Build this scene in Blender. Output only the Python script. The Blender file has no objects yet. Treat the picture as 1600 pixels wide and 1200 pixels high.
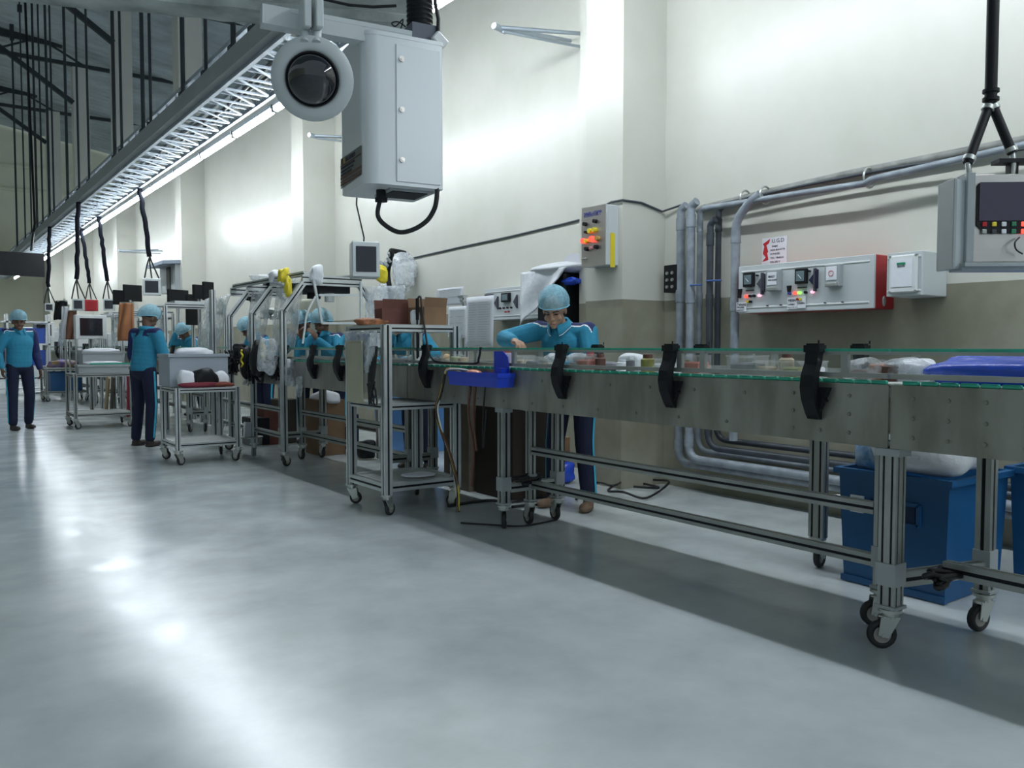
import bpy, math, random
from mathutils import Vector, Matrix, Euler
R = math.radians
random.seed(7)
SC = bpy.context.scene
COL = SC.collection
# ------------------------------------------------------------------ camera
FPX = 1300.0; VPX = -140.0; HZY = 541.0; CH = 1.2
YAW = math.atan((800 - VPX) / FPX); PITCH = math.atan((600 - HZY) / FPX)
cs, sn = math.cos(YAW), math.sin(YAW)
cam = bpy.data.cameras.new('camera'); camo = bpy.data.objects.new('camera', cam); COL.objects.link(camo)
cam.sensor_width = 36.0; cam.lens = FPX * 36.0 / 1600.0; cam.clip_start = .05; cam.clip_end = 300
camo.location = (0, 0, CH); camo.rotation_euler = (math.pi / 2 - PITCH, 0, -YAW)
SC.camera = camo
SC.view_settings.view_transform = 'Standard'
try: SC.view_settings.look = 'None'
except Exception: pass
SC.view_settings.exposure = 0.42; SC.view_settings.gamma = 1.0; SC.view_settings.use_curve_mapping = False
# ------------------------------------------------------------------ world
W = bpy.data.worlds.new('world'); SC.world = W; W.use_nodes = True
bg = W.node_tree.nodes['Background']; bg.inputs[0].default_value = (.62, .76, .84, 1); bg.inputs[1].default_value = .46
TUBE_STRENGTH = 50.0

CR = camo.rotation_euler.to_matrix()
def ray(px, py):
    return CR @ Vector(((px - 800) / FPX, -(py - 600) / FPX, -1))
def at(px, py, X=None, Y=None, Z=None):
    """point of the place seen in direction (px,py) that lies on plane X, Y or Z"""
    d = ray(px, py); o = Vector((0, 0, CH))
    if X is not None: t = X / d.x
    elif Y is not None: t = Y / d.y
    else: t = (Z - CH) / d.z
    return o + d * t
# ------------------------------------------------------------------ materials
MATS = {}
def mat(name, col=(.5, .5, .5), rough=.5, metal=0, var=0, scale=5, bump=0, bscale=40, emit=None, es=0, alpha=1, spec=.5, col2=None, stretch=None, coat=0):
    if name in MATS: return MATS[name]
    m = bpy.data.materials.new(name); MATS[name] = m; m.use_nodes = True
    nt = m.node_tree; b = nt.nodes['Principled BSDF']; L = nt.links.new
    b.inputs['Base Color'].default_value = (*col, 1); b.inputs['Roughness'].default_value = rough
    b.inputs['Metallic'].default_value = metal; b.inputs['Alpha'].default_value = alpha
    b.inputs['Specular IOR Level'].default_value = spec; b.inputs['Coat Weight'].default_value = coat
    if emit: b.inputs['Emission Color'].default_value = (*emit, 1); b.inputs['Emission Strength'].default_value = es
    tc = nt.nodes.new('ShaderNodeTexCoord'); src = tc.outputs['Object']
    if stretch:
        mp = nt.nodes.new('ShaderNodeMapping'); mp.inputs['Scale'].default_value = stretch; L(src, mp.inputs[0]); src = mp.outputs[0]
    if var:
        n = nt.nodes.new('ShaderNodeTexNoise'); n.inputs['Scale'].default_value = scale; n.inputs['Detail'].default_value = 6; L(src, n.inputs[0])
        r = nt.nodes.new('ShaderNodeValToRGB'); r.color_ramp.elements[0].position = .35; r.color_ramp.elements[1].position = .68
        c2 = col2 or tuple(c * (1 - var) for c in col)
        r.color_ramp.elements[0].color = (*c2, 1); r.color_ramp.elements[1].color = (*col, 1)
        L(n.outputs[0], r.inputs[0]); L(r.outputs[0], b.inputs['Base Color'])
        mr = nt.nodes.new('ShaderNodeMapRange'); mr.inputs[3].default_value = max(.03, rough * .8); mr.inputs[4].default_value = min(1, rough * 1.25)
        L(n.outputs[0], mr.inputs[0]); L(mr.outputs[0], b.inputs['Roughness'])
    if bump:
        n2 = nt.nodes.new('ShaderNodeTexNoise'); n2.inputs['Scale'].default_value = bscale; n2.inputs['Detail'].default_value = 3; L(src, n2.inputs[0])
        bp = nt.nodes.new('ShaderNodeBump'); bp.inputs['Strength'].default_value = bump; bp.inputs['Distance'].default_value = .01
        L(n2.outputs[0], bp.inputs['Height']); L(bp.outputs[0], b.inputs['Normal'])
    return m
ALU = mat('aluminium', (.62, .65, .66), .36, .65, .12, 8)
ALUD = mat('dull_aluminium', (.42, .44, .42), .45, .7, .2, 6)
STEEL = mat('worn_stainless', (.36, .36, .325), .42, .6, .35, 3, .15, 25, stretch=(1, 2.5, .8), col2=(.22, .22, .19))
STEEL2 = mat('brushed_stainless', (.62, .58, .55), .3, .85, .1, 6)
BLK = mat('black_plastic', (.009, .010, .012), .5, spec=.25)
RUB = mat('black_rubber', (.02, .02, .021), .6)
HUB = mat('caster_metal', (.5, .52, .5), .35, .8)
TYRE_IN = mat('wheel_core', (.33, .31, .28), .6)
CABLE = mat('black_cable', (.01, .01, .012), .45)
GREEN = mat('green_guide_plastic', (.04, .42, .29), .35, 0, .2, 30)
BELT = mat('white_belt', (.62, .66, .64), .4, 0, .2, 12)
WHITE = mat('white_plastic', (.72, .74, .74), .4)
PAPER = mat('paper', (.78, .79, .84), .8, 0, .04, 30)
INK = mat('ink', (.06, .06, .08), .8)
INKR = mat('red_ink', (.5, .02, .03), .8)
INKB = mat('blue_ink', (.04, .05, .3), .7)
GREY = mat('light_grey_paint', (.56, .60, .61), .38, 0, .05, 3)
GREYD = mat('grey_paint', (.36, .39, .40), .4, 0, .08, 4)
HOUSE = mat('housing_grey_paint', (.70, .73, .75), .30, .1, .03, 2)
CONDUIT = mat('grey_pipe', (.33, .37, .41), .5, .1, .4, 12, .1, 60, col2=(.22, .25, .29))
CONDUITD = mat('dark_pipe', (.05, .06, .075), .45, 0, .3, 14)
BLUEBIN = mat('blue_bin_plastic', (.012, .10, .26), .42, 0, .15, 5)
COBALT = mat('cobalt_plastic', (.02, .06, .55), .3)
CARD = mat('cardboard', (.23, .135, .075), .8, 0, .25, 6)
CARDD = mat('dusty_cardboard', (.17, .14, .105), .85, 0, .3, 5)
BAGW = mat('white_bag', (.72, .74, .78), .35, 0, .1, 10, .5, 25)
BAGB = mat('blue_bag', (.02, .08, .62), .25, 0, .2, 8, .4, 18)
RED = mat('red_paint', (.42, .02, .025), .4, 0, .15, 6)
YEL = mat('yellow_plastic', (.75, .60, .03), .5)
SKIN = mat('skin', (.42, .25, .17), .55, 0, .12, 14)
SKIND = mat('dark_skin', (.16, .085, .055), .55, 0, .12, 14)
SHIRT = mat('teal_shirt', (.025, .25, .40), .8, 0, .12, 9, .25, 30)
NAVY = mat('navy_cloth', (.007, .011, .042), .85, 0, .2, 8, .2, 30)
NAVY2 = mat('navy_shoulder', (.012, .02, .10), .8)
PIPING = mat('white_piping', (.75, .78, .8), .7)
STRIPE = mat('cyan_stripe', (.05, .42, .62), .7)
SHOE = mat('brown_shoe', (.20, .13, .085), .7, 0, .2, 10)
SHOED = mat('dark_shoe', (.03, .022, .02), .6)
HAIR = mat('black_hair', (.008, .007, .008), .6)
TAN = mat('tan_leather', (.42, .17, .07), .6, 0, .2, 6)
WOOD = mat('pale_wood', (.45, .33, .2), .7, 0, .3, 8)
def glassy(name, col, a, rough=.1, nscale=0):
    if name in MATS: return MATS[name]
    m = bpy.data.materials.new(name); MATS[name] = m; m.use_nodes = True; nt = m.node_tree; L = nt.links.new
    b = nt.nodes['Principled BSDF']; b.inputs['Base Color'].default_value = (*col, 1); b.inputs['Roughness'].default_value = rough
    t = nt.nodes.new('ShaderNodeBsdfTransparent'); mx = nt.nodes.new('ShaderNodeMixShader'); mx.inputs[0].default_value = a
    L(t.outputs[0], mx.inputs[1]); L(b.outputs[0], mx.inputs[2]); L(mx.outputs[0], nt.nodes['Material Output'].inputs[0])
    if nscale:
        tc = nt.nodes.new('ShaderNodeTexCoord'); n = nt.nodes.new('ShaderNodeTexNoise'); n.inputs['Scale'].default_value = nscale
        n.inputs['Detail'].default_value = 8; n.inputs['Roughness'].default_value = .7
        L(tc.outputs['Object'], n.inputs[0]); mr = nt.nodes.new('ShaderNodeMapRange')
        mr.inputs[1].default_value = .35; mr.inputs[2].default_value = .65
        mr.inputs[3].default_value = max(0, a - (.3 if nscale < 20 else .13)); mr.inputs[4].default_value = min(1, a + (.3 if nscale < 20 else .13))
        L(n.outputs[0], mr.inputs[0]); L(mr.outputs[0], mx.inputs[0])
        bp = nt.nodes.new('ShaderNodeBump'); bp.inputs['Strength'].default_value = .6; bp.inputs['Distance'].default_value = .01
        L(n.outputs[0], bp.inputs['Height']); L(bp.outputs[0], b.inputs['Normal'])
    return m
ACR = glassy('clear_acrylic', (.25, .35, .33), .025, .05)
FILM = glassy('clear_film', (.75, .8, .85), .38, .2, 9)
CURT = glassy('curtain_film', (.72, .77, .8), .42, .25, 5)
TUB = glassy('clear_tub', (.7, .72, .72), .20, .12)
NET = glassy('hairnet_gauze', (.33, .64, .78), .55, .7, 55)
DOME = mat('smoked_dome', (.006, .006, .012), .06, 0, coat=1)
SCR = mat('screen_glass', (.012, .012, .02), .12, 0, coat=.6)
LEDR = mat('lit_red_button', (.6, .02, .02), .3, emit=(1, .05, .03), es=2.2)
LEDG = mat('lit_green_button', (.1, .6, .1), .3, emit=(.3, 1, .1), es=1.2)
LEDP = mat('lit_pink_button', (.6, .2, .3), .3, emit=(1, .4, .5), es=1.2)
TUBEM = mat('fluorescent_tube', (.9, .95, 1), .3, emit=(.86, .94, 1.0), es=TUBE_STRENGTH)
# ------------------------------------------------------------------ mesh helpers
ORI = {}
def tag(o, label=None, cat=None, group=None, kind=None):
    if label: o['label'] = label
    if cat: o['category'] = cat
    if group: o['group'] = group
    if kind: o['kind'] = kind
    return o
def thing(name, label, cat, loc=(0, 0, 0), rz=0, group=None, world=False):
    """Empty at a thing's base. world=True: its parts are given in world coordinates"""
    o = bpy.data.objects.new(name, None); COL.objects.link(o); o.location = loc; o.rotation_euler = (0, 0, rz)
    o.empty_display_size = .1
    ORI[o.name] = Vector(loc) if world else Vector((0, 0, 0))
    return tag(o, label, cat, group)
class MB:
    def __init__(s): s.v = []; s.f = []; s.sm = []; s.mi = []; s.cur = 0
    def add(s, vs, fs, smooth=False):
        b = len(s.v); s.v += [tuple(v) for v in vs]
        for f in fs: s.f.append(tuple(i + b for i in f)); s.sm.append(smooth); s.mi.append(s.cur)
        return s
    def box(s, c, d, rot=None, bev=0):
        c = Vector(c); x, y, z = d[0] / 2, d[1] / 2, d[2] / 2
        if bev:
            bv = min(bev, x * .9, y * .9, z * .9); vs = []; 
            # chamfered box : three nested quads per axis through convex hull of 24 points
            P = []
            for sx in (-1, 1):
                for sy in (-1, 1):
                    for sz in (-1, 1):
                        P += [(sx * x, sy * (y - bv), sz * (z - bv)), (sx * (x - bv), sy * y, sz * (z - bv)), (sx * (x - bv), sy * (y - bv), sz * z)]
            def idx(sx, sy, sz, k): return ((((sx + 1) // 2) * 2 + (sy + 1) // 2) * 2 + (sz + 1) // 2) * 3 + k
            F = []
            for s1 in (-1, 1):
                F.append([idx(s1, -1, -1, 0), idx(s1, 1, -1, 0), idx(s1, 1, 1, 0), idx(s1, -1, 1, 0)][::s1])
                F.append([idx(-1, s1, -1, 1), idx(1, s1, -1, 1), idx(1, s1, 1, 1), idx(-1, s1, 1, 1)][::-s1])
                F.append([idx(-1, -1, s1, 2), idx(1, -1, s1, 2), idx(1, 1, s1, 2), idx(-1, 1, s1, 2)][::s1])
                for s2 in (-1, 1):
                    F.append([idx(s1, s2, -1, 0), idx(s1, s2, 1, 0), idx(s1, s2, 1, 1), idx(s1, s2, -1, 1)][::-s1 * s2])
                    F.append([idx(s1, -1, s2, 0), idx(s1, 1, s2, 0), idx(s1, 1, s2, 2), idx(s1, -1, s2, 2)][::s1 * s2])
                    F.append([idx(-1, s1, s2, 1), idx(1, s1, s2, 1), idx(1, s1, s2, 2), idx(-1, s1, s2, 2)][::-s1 * s2])
                    for s3 in (-1, 1):
                        F.append([idx(s1, s2, s3, 0), idx(s1, s2, s3, 1), idx(s1, s2, s3, 2)][::s1 * s2 * s3])
            vs = [Vector(p) for p in P]
        else:
            vs = [Vector((a * x, b * y, e * z)) for a in (-1, 1) for b in (-1, 1) for e in (-1, 1)]
            F = [(0, 1, 3, 2), (4, 6, 7, 5), (0, 4, 5, 1), (2, 3, 7, 6), (0, 2, 6, 4), (1, 5, 7, 3)]
        if rot is not None: vs = [rot @ v for v in vs]
        return s.add([c + v for v in vs], F)
    def frame(s, p0, p1, up=(0, 0, 1)):
        p0 = Vector(p0); p1 = Vector(p1); d = (p1 - p0).normalized(); u = Vector(up)
        if abs(d.dot(u)) > .98: u = Vector((0, 1, 0))
        a = d.cross(u).normalized(); b = a.cross(d).normalized(); return p0, p1, a, b
    def bar(s, p0, p1, w, h, up=(0, 0, 1)):
        p0, p1, a, b = s.frame(p0, p1, up); r = [a * (w / 2 * i) + b * (h / 2 * j) for i, j in ((-1, -1), (1, -1), (1, 1), (-1, 1))]
        return s.add([p0 + q for q in r] + [p1 + q for q in r], [(0, 1, 5, 4), (1, 2, 6, 5), (2, 3, 7, 6), (3, 0, 4, 7), (3, 2, 1, 0), (4, 5, 6, 7)])
    def prof(s, p0, p1, w=.045, h=.045, up=(0, 0, 1)):
        """slotted aluminium profile: one groove per 45 mm on every face"""
        p0, p1, a, b = s.frame(p0, p1, up)
        def side(L, other):
            n = max(1, round(L / .045)); out = []; st = L / n; g = st * .13; dp = min(.007, other * .3)
            for i in range(n):
                c = -L / 2 + st * (i + .5); out += [(c - g, 0), (c - g, dp), (c + g, dp), (c + g, 0)]
            return out
        pts = []
        for (L, o, fn) in ((w, h, lambda t, q: (t, -h / 2 + q)), (h, w, lambda t, q: (w / 2 - q, t)), (w, h, lambda t, q: (-t, h / 2 - q)), (h, w, lambda t, q: (-w / 2 + q, -t))):
            pts.append(fn(-L / 2, 0)); pts += [fn(t, q) for t, q in side(L, o)]
        n = len(pts); A = [p0 + a * x + b * y for x, y in pts]; B = [p1 + a * x + b * y for x, y in pts]
        s.add(A + B, [(i, (i + 1) % n, n + (i + 1) % n, n + i) for i in range(n)] + [tuple(range(n))[::-1], tuple(range(n, 2 * n))])
        # black groove floors : second of the four points of every groove starts its floor
        base = len(s.mi) - n - 2; k = 0
        for (L_, o_) in ((w, h), (h, w), (w, h), (h, w)):
            k += 1
            for g in range(max(1, round(L_ / .045))): s.mi[base + k + 1] = 1; k += 4
        return s
    def cyl(s, p0, p1, r0, r1=None, n=14, caps=True):
        r1 = r0 if r1 is None else r1; p0, p1, a, b = s.frame(p0, p1); A = []; B = []
        for i in range(n):
            t = 2 * math.pi * i / n; q = a * math.cos(t) + b * math.sin(t); A.append(p0 + q * r0); B.append(p1 + q * r1)
        s.add(A + B, [(i, (i + 1) % n, n + (i + 1) % n, n + i) for i in range(n)], True)
        if caps: s.add(A, [tuple(range(n))[::-1]]); s.add(B, [tuple(range(n))])
        return s
    def tube(s, pts, r, n=8):
        pts = [Vector(p) for p in pts]; rings = []; prev = None
        for i, p in enumerate(pts):
            d = (pts[min(i + 1, len(pts) - 1)] - pts[max(i - 1, 0)])
            if d.length < 1e-7: d = Vector((0, 0, 1))
            d.normalize()
            if prev is None:
                u = Vector((0, 0, 1)) if abs(d.z) < .9 else Vector((0, 1, 0)); a = d.cross(u).normalized()
            else:
                a = prev - d * prev.dot(d); a.normalize()
            prev = a; b = d.cross(a); rr = r[i] if isinstance(r, (list, tuple)) else r
            rings.append([p + (a * math.cos(2 * math.pi * k / n) + b * math.sin(2 * math.pi * k / n)) * rr for k in range(n)])
        vs = [v for g in rings for v in g]; fs = []
        for i in range(len(rings) - 1):
            for k in range(n): fs.append((i * n + k, i * n + (k + 1) % n, (i + 1) * n + (k + 1) % n, (i + 1) * n + k))
        s.add(vs, fs, True); s.add(rings[0], [tuple(range(n))[::-1]]); s.add(rings[-1], [tuple(range(n))]); return s
    def ell(s, c, r, rot=None, nu=14, nv=9, jit=0, z0=-1, z1=1):
        c = Vector(c); vs = []; fs = []
        for j in range(nv + 1):
            ph = math.pi * j / nv; z = max(z0, min(z1, -math.cos(ph))); q = math.sin(ph)
            for i in range(nu):
                t = 2 * math.pi * i / nu; k = 1 + (random.uniform(-jit, jit) if jit else 0)
                v = Vector((r[0] * q * math.cos(t) * k, r[1] * q * math.sin(t) * k, r[2] * z * k))
                vs.append(c + (rot @ v if rot is not None else v))
        for j in range(nv):
            for i in range(nu): fs.append((j * nu + i, j * nu + (i + 1) % nu, (j + 1) * nu + (i + 1) % nu, (j + 1) * nu + i))
        return s.add(vs, fs, True)
    def prism(s, poly, o, a, b, d):
        """polygon (u,v) on axes a,b from origin o, extruded by vector d"""
        o, a, b, d = Vector(o), Vector(a), Vector(b), Vector(d); n = len(poly)
        A = [o + a * u + b * v for u, v in poly]; B = [p + d for p in A]
        return s.add(A + B, [(i, (i + 1) % n, n + (i + 1) % n, n + i) for i in range(n)] + [tuple(range(n))[::-1], tuple(range(n, 2 * n))])
    def grid(s, fn, nu, nv, smooth=True):
        vs = [fn(i / nu, j / nv) for j in range(nv + 1) for i in range(nu + 1)]
        return s.add(vs, [(j * (nu + 1) + i, j * (nu + 1) + i + 1, (j + 1) * (nu + 1) + i + 1, (j + 1) * (nu + 1) + i) for j in range(nv) for i in range(nu)], smooth)
    def build(s, name, m, parent=None, label=None, solid=0):
        me = bpy.data.meshes.new(name); ms = m if isinstance(m, (list, tuple)) else ([m, BLK] if s.mi and max(s.mi) > 0 else [m])
        if parent is not None: off = ORI.get(parent.name, Vector((0, 0, 0)))
        else:
            xs = [v[0] for v in s.v]; ys = [v[1] for v in s.v]; off = Vector(((min(xs) + max(xs)) / 2, (min(ys) + max(ys)) / 2, min(v[2] for v in s.v)))
        me.from_pydata([(v[0] - off.x, v[1] - off.y, v[2] - off.z) for v in s.v], [], s.f)
        for k in ms: me.materials.append(k)
        me.polygons.foreach_set('use_smooth', s.sm); me.polygons.foreach_set('material_index', s.mi); me.update()
        o = bpy.data.objects.new(name, me); COL.objects.link(o)
        if parent is not None: o.parent = parent; ORI[o.name] = off
        else: o.location = off
        if label: o['label'] = label
        if solid:
            md = o.modifiers.new('thick', 'SOLIDIFY'); md.thickness = solid; md.offset = 0
        return o
def single(mb, name, m, label, cat, group=None, solid=0, kind=None):
    return tag(mb.build(name, m, None, solid=solid), label, cat, group, kind)
def struct(mb, name, m):
    o = mb.build(name, m); o['kind'] = 'structure'; return o
def ctree(o, parent=None):
    c = o.copy(); COL.objects.link(c)
    if parent is not None: c.parent = parent
    for ch in list(o.children): ctree(ch, c)
    return c
def text(parent, s, size, o, xd, yd, m, name='lettering', depth=.0008, align='LEFT'):
    cu = bpy.data.curves.new('txt', 'FONT'); cu.body = s; cu.size = size; cu.extrude = depth; cu.align_x = align; cu.resolution_u = 2
    t = bpy.data.objects.new('txt', cu); COL.objects.link(t)
    bpy.context.view_layer.update()
    me = bpy.data.meshes.new_from_object(t.evaluated_get(bpy.context.evaluated_depsgraph_get()))
    bpy.data.objects.remove(t); bpy.data.curves.remove(cu)
    xd = Vector(xd).normalized(); yd = Vector(yd).normalized(); zd = xd.cross(yd)
    off = ORI.get(parent.name, Vector((0, 0, 0))) if parent else Vector((0, 0, 0)); o = Vector(o) - off
    for v in me.vertices: v.co = o + xd * v.co.x + yd * v.co.y + zd * v.co.z
    me.materials.clear(); me.materials.append(m)
    ob = bpy.data.objects.new(name, me); COL.objects.link(ob)
    if parent: ob.parent = parent; ORI[ob.name] = off
    return ob
def arc(c, r, a0, a1, ax, ay, n=8):
    c = Vector(c); ax = Vector(ax); ay = Vector(ay)
    return [c + ax * (r * math.cos(a0 + (a1 - a0) * i / n)) + ay * (r * math.sin(a0 + (a1 - a0) * i / n)) for i in range(n + 1)]
def smoothpath(pts, n=6):
    P = [Vector(p) for p in pts]; P = [P[0]] + P + [P[-1]]; out = []
    for i in range(1, len(P) - 2):
        for k in range(n):
            t = k / n; a, b, c, d = P[i - 1], P[i], P[i + 1], P[i + 2]
            out.append(.5 * ((2 * b) + (c - a) * t + (2 * a - 5 * b + 4 * c - d) * t * t + (3 * b - a - 3 * c + d) * t ** 3))
    out.append(P[-2]); return out

# ================================================================== SETTING
WX = 5.3; CX = 4.8; YFAR = 46.0
def two_zone(name, hi, lo, z, r1, r2):
    m = mat(name, hi, r1); nt = m.node_tree; L = nt.links.new; b = nt.nodes['Principled BSDF']
    g = nt.nodes.new('ShaderNodeNewGeometry'); sp = nt.nodes.new('ShaderNodeSeparateXYZ'); L(g.outputs['Position'], sp.inputs[0])
    nz = nt.nodes.new('ShaderNodeTexNoise'); nz.inputs['Scale'].default_value = 1.6; nz.inputs['Detail'].default_value = 7; nz.inputs['Roughness'].default_value = .6
    L(g.outputs['Position'], nz.inputs[0])
    ns = nt.nodes.new('ShaderNodeTexNoise'); ns.inputs['Scale'].default_value = 2.5; L(g.outputs['Position'], ns.inputs[0])
    wob = nt.nodes.new('ShaderNodeMath'); wob.operation = 'MULTIPLY_ADD'; wob.inputs[1].default_value = .008; L(ns.outputs[0], wob.inputs[0]); L(sp.outputs[2], wob.inputs[2])
    lt = nt.nodes.new('ShaderNodeMath'); lt.operation = 'LESS_THAN'; lt.inputs[1].default_value = z + .015; L(wob.outputs[0], lt.inputs[0])
    r = nt.nodes.new('ShaderNodeValToRGB'); r.color_ramp.elements[0].position = .38; r.color_ramp.elements[1].position = .75
    r.color_ramp.elements[0].color = (*lo, 1); r.color_ramp.elements[1].color = (lo[0] * 1.55, lo[1] * 1.6, lo[2] * 1.75, 1); L(nz.outputs[0], r.inputs[0])
    r2c = nt.nodes.new('ShaderNodeValToRGB'); r2c.color_ramp.elements[0].position = .3; r2c.color_ramp.elements[1].position = .6
    r2c.color_ramp.elements[0].color = (hi[0] * .93, hi[1] * .94, hi[2] * .92, 1); r2c.color_ramp.elements[1].color = (*hi, 1); L(nz.outputs[0], r2c.inputs[0])
    mx = nt.nodes.new('ShaderNodeMix'); mx.data_type = 'RGBA'; L(lt.outputs[0], mx.inputs[0]); L(r2c.outputs[0], mx.inputs[6]); L(r.outputs[0], mx.inputs[7]); L(mx.outputs[2], b.inputs['Base Color'])
    rr = nt.nodes.new('ShaderNodeMapRange'); rr.inputs[3].default_value = r1; rr.inputs[4].default_value = r2; L(lt.outputs[0], rr.inputs[0]); L(rr.outputs[0], b.inputs['Roughness'])
    bp = nt.nodes.new('ShaderNodeBump'); bp.inputs['Strength'].default_value = .12; bp.inputs['Distance'].default_value = .02; L(nz.outputs[0], bp.inputs['Height']); L(bp.outputs[0], b.inputs['Normal'])
    return m
WALLM = two_zone('wall_paint', (.63, .62, .56), (.235, .225, .165), 1.58, .33, .6)
fm = mat('polished_concrete', (.30, .33, .33), .25); nt = fm.node_tree; L = nt.links.new; fb = nt.nodes['Principled BSDF']
tc = nt.nodes.new('ShaderNodeNewGeometry')
n1 = nt.nodes.new('ShaderNodeTexNoise'); n1.inputs['Scale'].default_value = 1.3; n1.inputs['Detail'].default_value = 9; n1.inputs['Roughness'].default_value = .62; L(tc.outputs['Position'], n1.inputs[0])
n2 = nt.nodes.new('ShaderNodeTexNoise'); n2.inputs['Scale'].default_value = 2.6; n2.inputs['Detail'].default_value = 3; n2.inputs['Roughness'].default_value = .5; L(tc.outputs['Position'], n2.inputs[0])
cr = nt.nodes.new('ShaderNodeValToRGB'); cr.color_ramp.elements[0].position = .3; cr.color_ramp.elements[1].position = .7
cr.color_ramp.elements[0].color = (.39, .43, .435, 1); cr.color_ramp.elements[1].color = (.56, .60, .605, 1); L(n1.outputs[0], cr.inputs[0]); L(cr.outputs[0], fb.inputs['Base Color'])
mr = nt.nodes.new('ShaderNodeMapRange'); mr.inputs[1].default_value = .3; mr.inputs[2].default_value = .7; mr.inputs[3].default_value = .17; mr.inputs[4].default_value = .27; L(n2.outputs[0], mr.inputs[0]); L(mr.outputs[0], fb.inputs['Roughness'])
bp = nt.nodes.new('ShaderNodeBump'); fb.inputs['Specular IOR Level'].default_value = .85; nb = nt.nodes.new('ShaderNodeTexNoise'); nb.inputs['Scale'].default_value = 2.2; nb.inputs['Detail'].default_value = 1; L(tc.outputs['Position'], nb.inputs[0]); bp.inputs['Strength'].default_value = .25; bp.inputs['Distance'].default_value = .006; L(nb.outputs[0], bp.inputs['Height']); L(bp.outputs[0], fb.inputs['Normal'])
b = MB(); b.box((-7, 18, -.05), (40, 60, .1)); struct(b, 'floor', fm)
b = MB(); b.box((WX + .1, 17, 3.1), (.2, 58, 6.2)); struct(b, 'wall_right', WALLM)
b = MB(); b.box((0, YFAR + .15, 8), (54, .2, 16.0))
for z in (8.6, 9.7): b.box((9, YFAR - .03, z), (20, .06, .12))
struct(b, 'wall_far', mat('far_wall_paint', (.86, .84, .66), .6, 0, .08, 1))
b = MB(); b.box((-17.1, 17, 3.7), (.2, 58, 7.4)); struct(b, 'wall_left_light_block', mat('far_wall_paint'))  # unseen wall added to block ambient light; kept low so the roof gets some
# pilasters of the right wall, running on up to the roof
for k in range(7):
    y1 = 5.08 + 6.85 * k
    b = MB(); b.box((CX + .25, y1 + .23, 5.45), (.5, .46, 10.9)); b.box((CX + .35, y1 + .62, 5.45), (.3, .32, 10.9))
    struct(b, 'trim_%d' % (k + 1), WALLM)
# corrugated roof
ROOF = mat('roof_sheet', (.50, .56, .58), .55, .3, .3, .8)
b = MB()
def roofz(x): return 11.3 + (5.3 - x) * .16 if x < 5.3 else 11.3 - (x - 5.3) * .16
for (xa, xb) in ((-22, 5.3), (5.3, 22)):
    ys = []; y = -6
    while y < YFAR: ys += [(y, 0), (y + .22, 0), (y + .27, .06), (y + .43, .06), (y + .48, 0)]; y += .5
    vs = [(x, yy, roofz(x) + dz) for (yy, dz) in ys for x in (xa, xb)]
    b.add(vs, [(2 * i, 2 * i + 2, 2 * i + 3, 2 * i + 1) for i in range(len(ys) - 1)])
struct(b, 'ceiling', ROOF)
DKS = mat('dark_roof_steel', (.045, .055, .06), .55, .5)
for k, y in enumerate([11.5, 18.5, 25.5, 32.5, 39.5]):
    t = thing('roof_truss', 'dark steel roof truss crossing under the corrugated roof, %s from the camera' % ['nearest', 'second', 'third', 'fourth', 'fifth and last'][k], 'roof truss', (0, y, 10.9), world=True)
    b = MB(); b.bar((-20, y, 10.9), (20, y, 10.9), .12, .12); b.build('bottom_chord', DKS, t)
    b = MB(); b.bar((-20, y, 13.6), (4.5, y, 11.45), .12, .12); b.bar((-20, y, 11.7), (4.5, y, 11.45), .09, .09); b.build('top_chord', DKS, t)
    b = MB()
    for i in range(9):
        xa = -20 + i * 2.8; b.bar((xa, y, 10.9), (xa + 1.4, y, 11.6), .06, .06); b.bar((xa + 1.4, y, 11.6), (xa + 2.8, y, 10.9), .06, .06)
    b.bar((4.8, y, 9.6), (2.6, y, 11.1), .14, .14)
    b.build('web', DKS, t)
# ================================================================== LIGHT TRAY
TX, TZ = 3.7, 4.10
TRAY = mat('galvanised_tray', (.46, .52, .58), .4, .6, .15, 4)
TRAYB = mat('tray_beam_paint', (.32, .35, .36), .5, .1, .15, 3)
tr = thing('cable_tray_truss', 'long galvanised lattice tray truss running the length of the hall above the tubes', 'truss', (3.3, 20, TZ), world=True)
b = MB(); b.bar((2.96, -10, 4.34), (2.96, 44, 4.34), .10, .20); b.build('side_beam', TRAYB, tr)
b = MB()
for (x, z) in ((3.03, 4.22), (3.03, 4.62), (3.62, 4.22), (3.62, 4.62)): b.bar((x, -10, z), (x, 44, z), .05, .05)
b.build('chord', TRAY, tr)
b = MB(); y = -10; i = 0
while y < 44:
    b.bar((3.03, y, 4.22), (3.62, y, 4.22), .04, .02); b.bar((3.62, y, 4.22), (3.62, y, 4.62), .03, .03)
    b.bar((3.03, y, 4.22), (3.62, y + .5, 4.22), .03, .012); b.bar((3.62, y, 4.22), (3.62, y + .5, 4.62), .02, .02); b.bar((3.03, y + .25, 4.24), (3.62, y + .25, 4.24), .02, .02)
    b.bar((3.03, y, 4.62), (3.62, y + .5, 4.62), .02, .02); b.bar((3.03, y, 4.62), (3.03, y, 4.42), .02, .02)
    y += .5
b.build('lattice', TRAY, tr)
b = MB(); b.tube([(3.3 + .06 * math.sin(q * 1.3), q, 4.26 + .02 * math.sin(q * 2.1)) for q in range(-10, 44)], .025, 6)
b.tube([(3.42 + .05 * math.sin(q * 1.7 + 1), q, 4.27) for q in range(-10, 44)], .02, 6); b.build('wiring', CABLE, tr)
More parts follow.
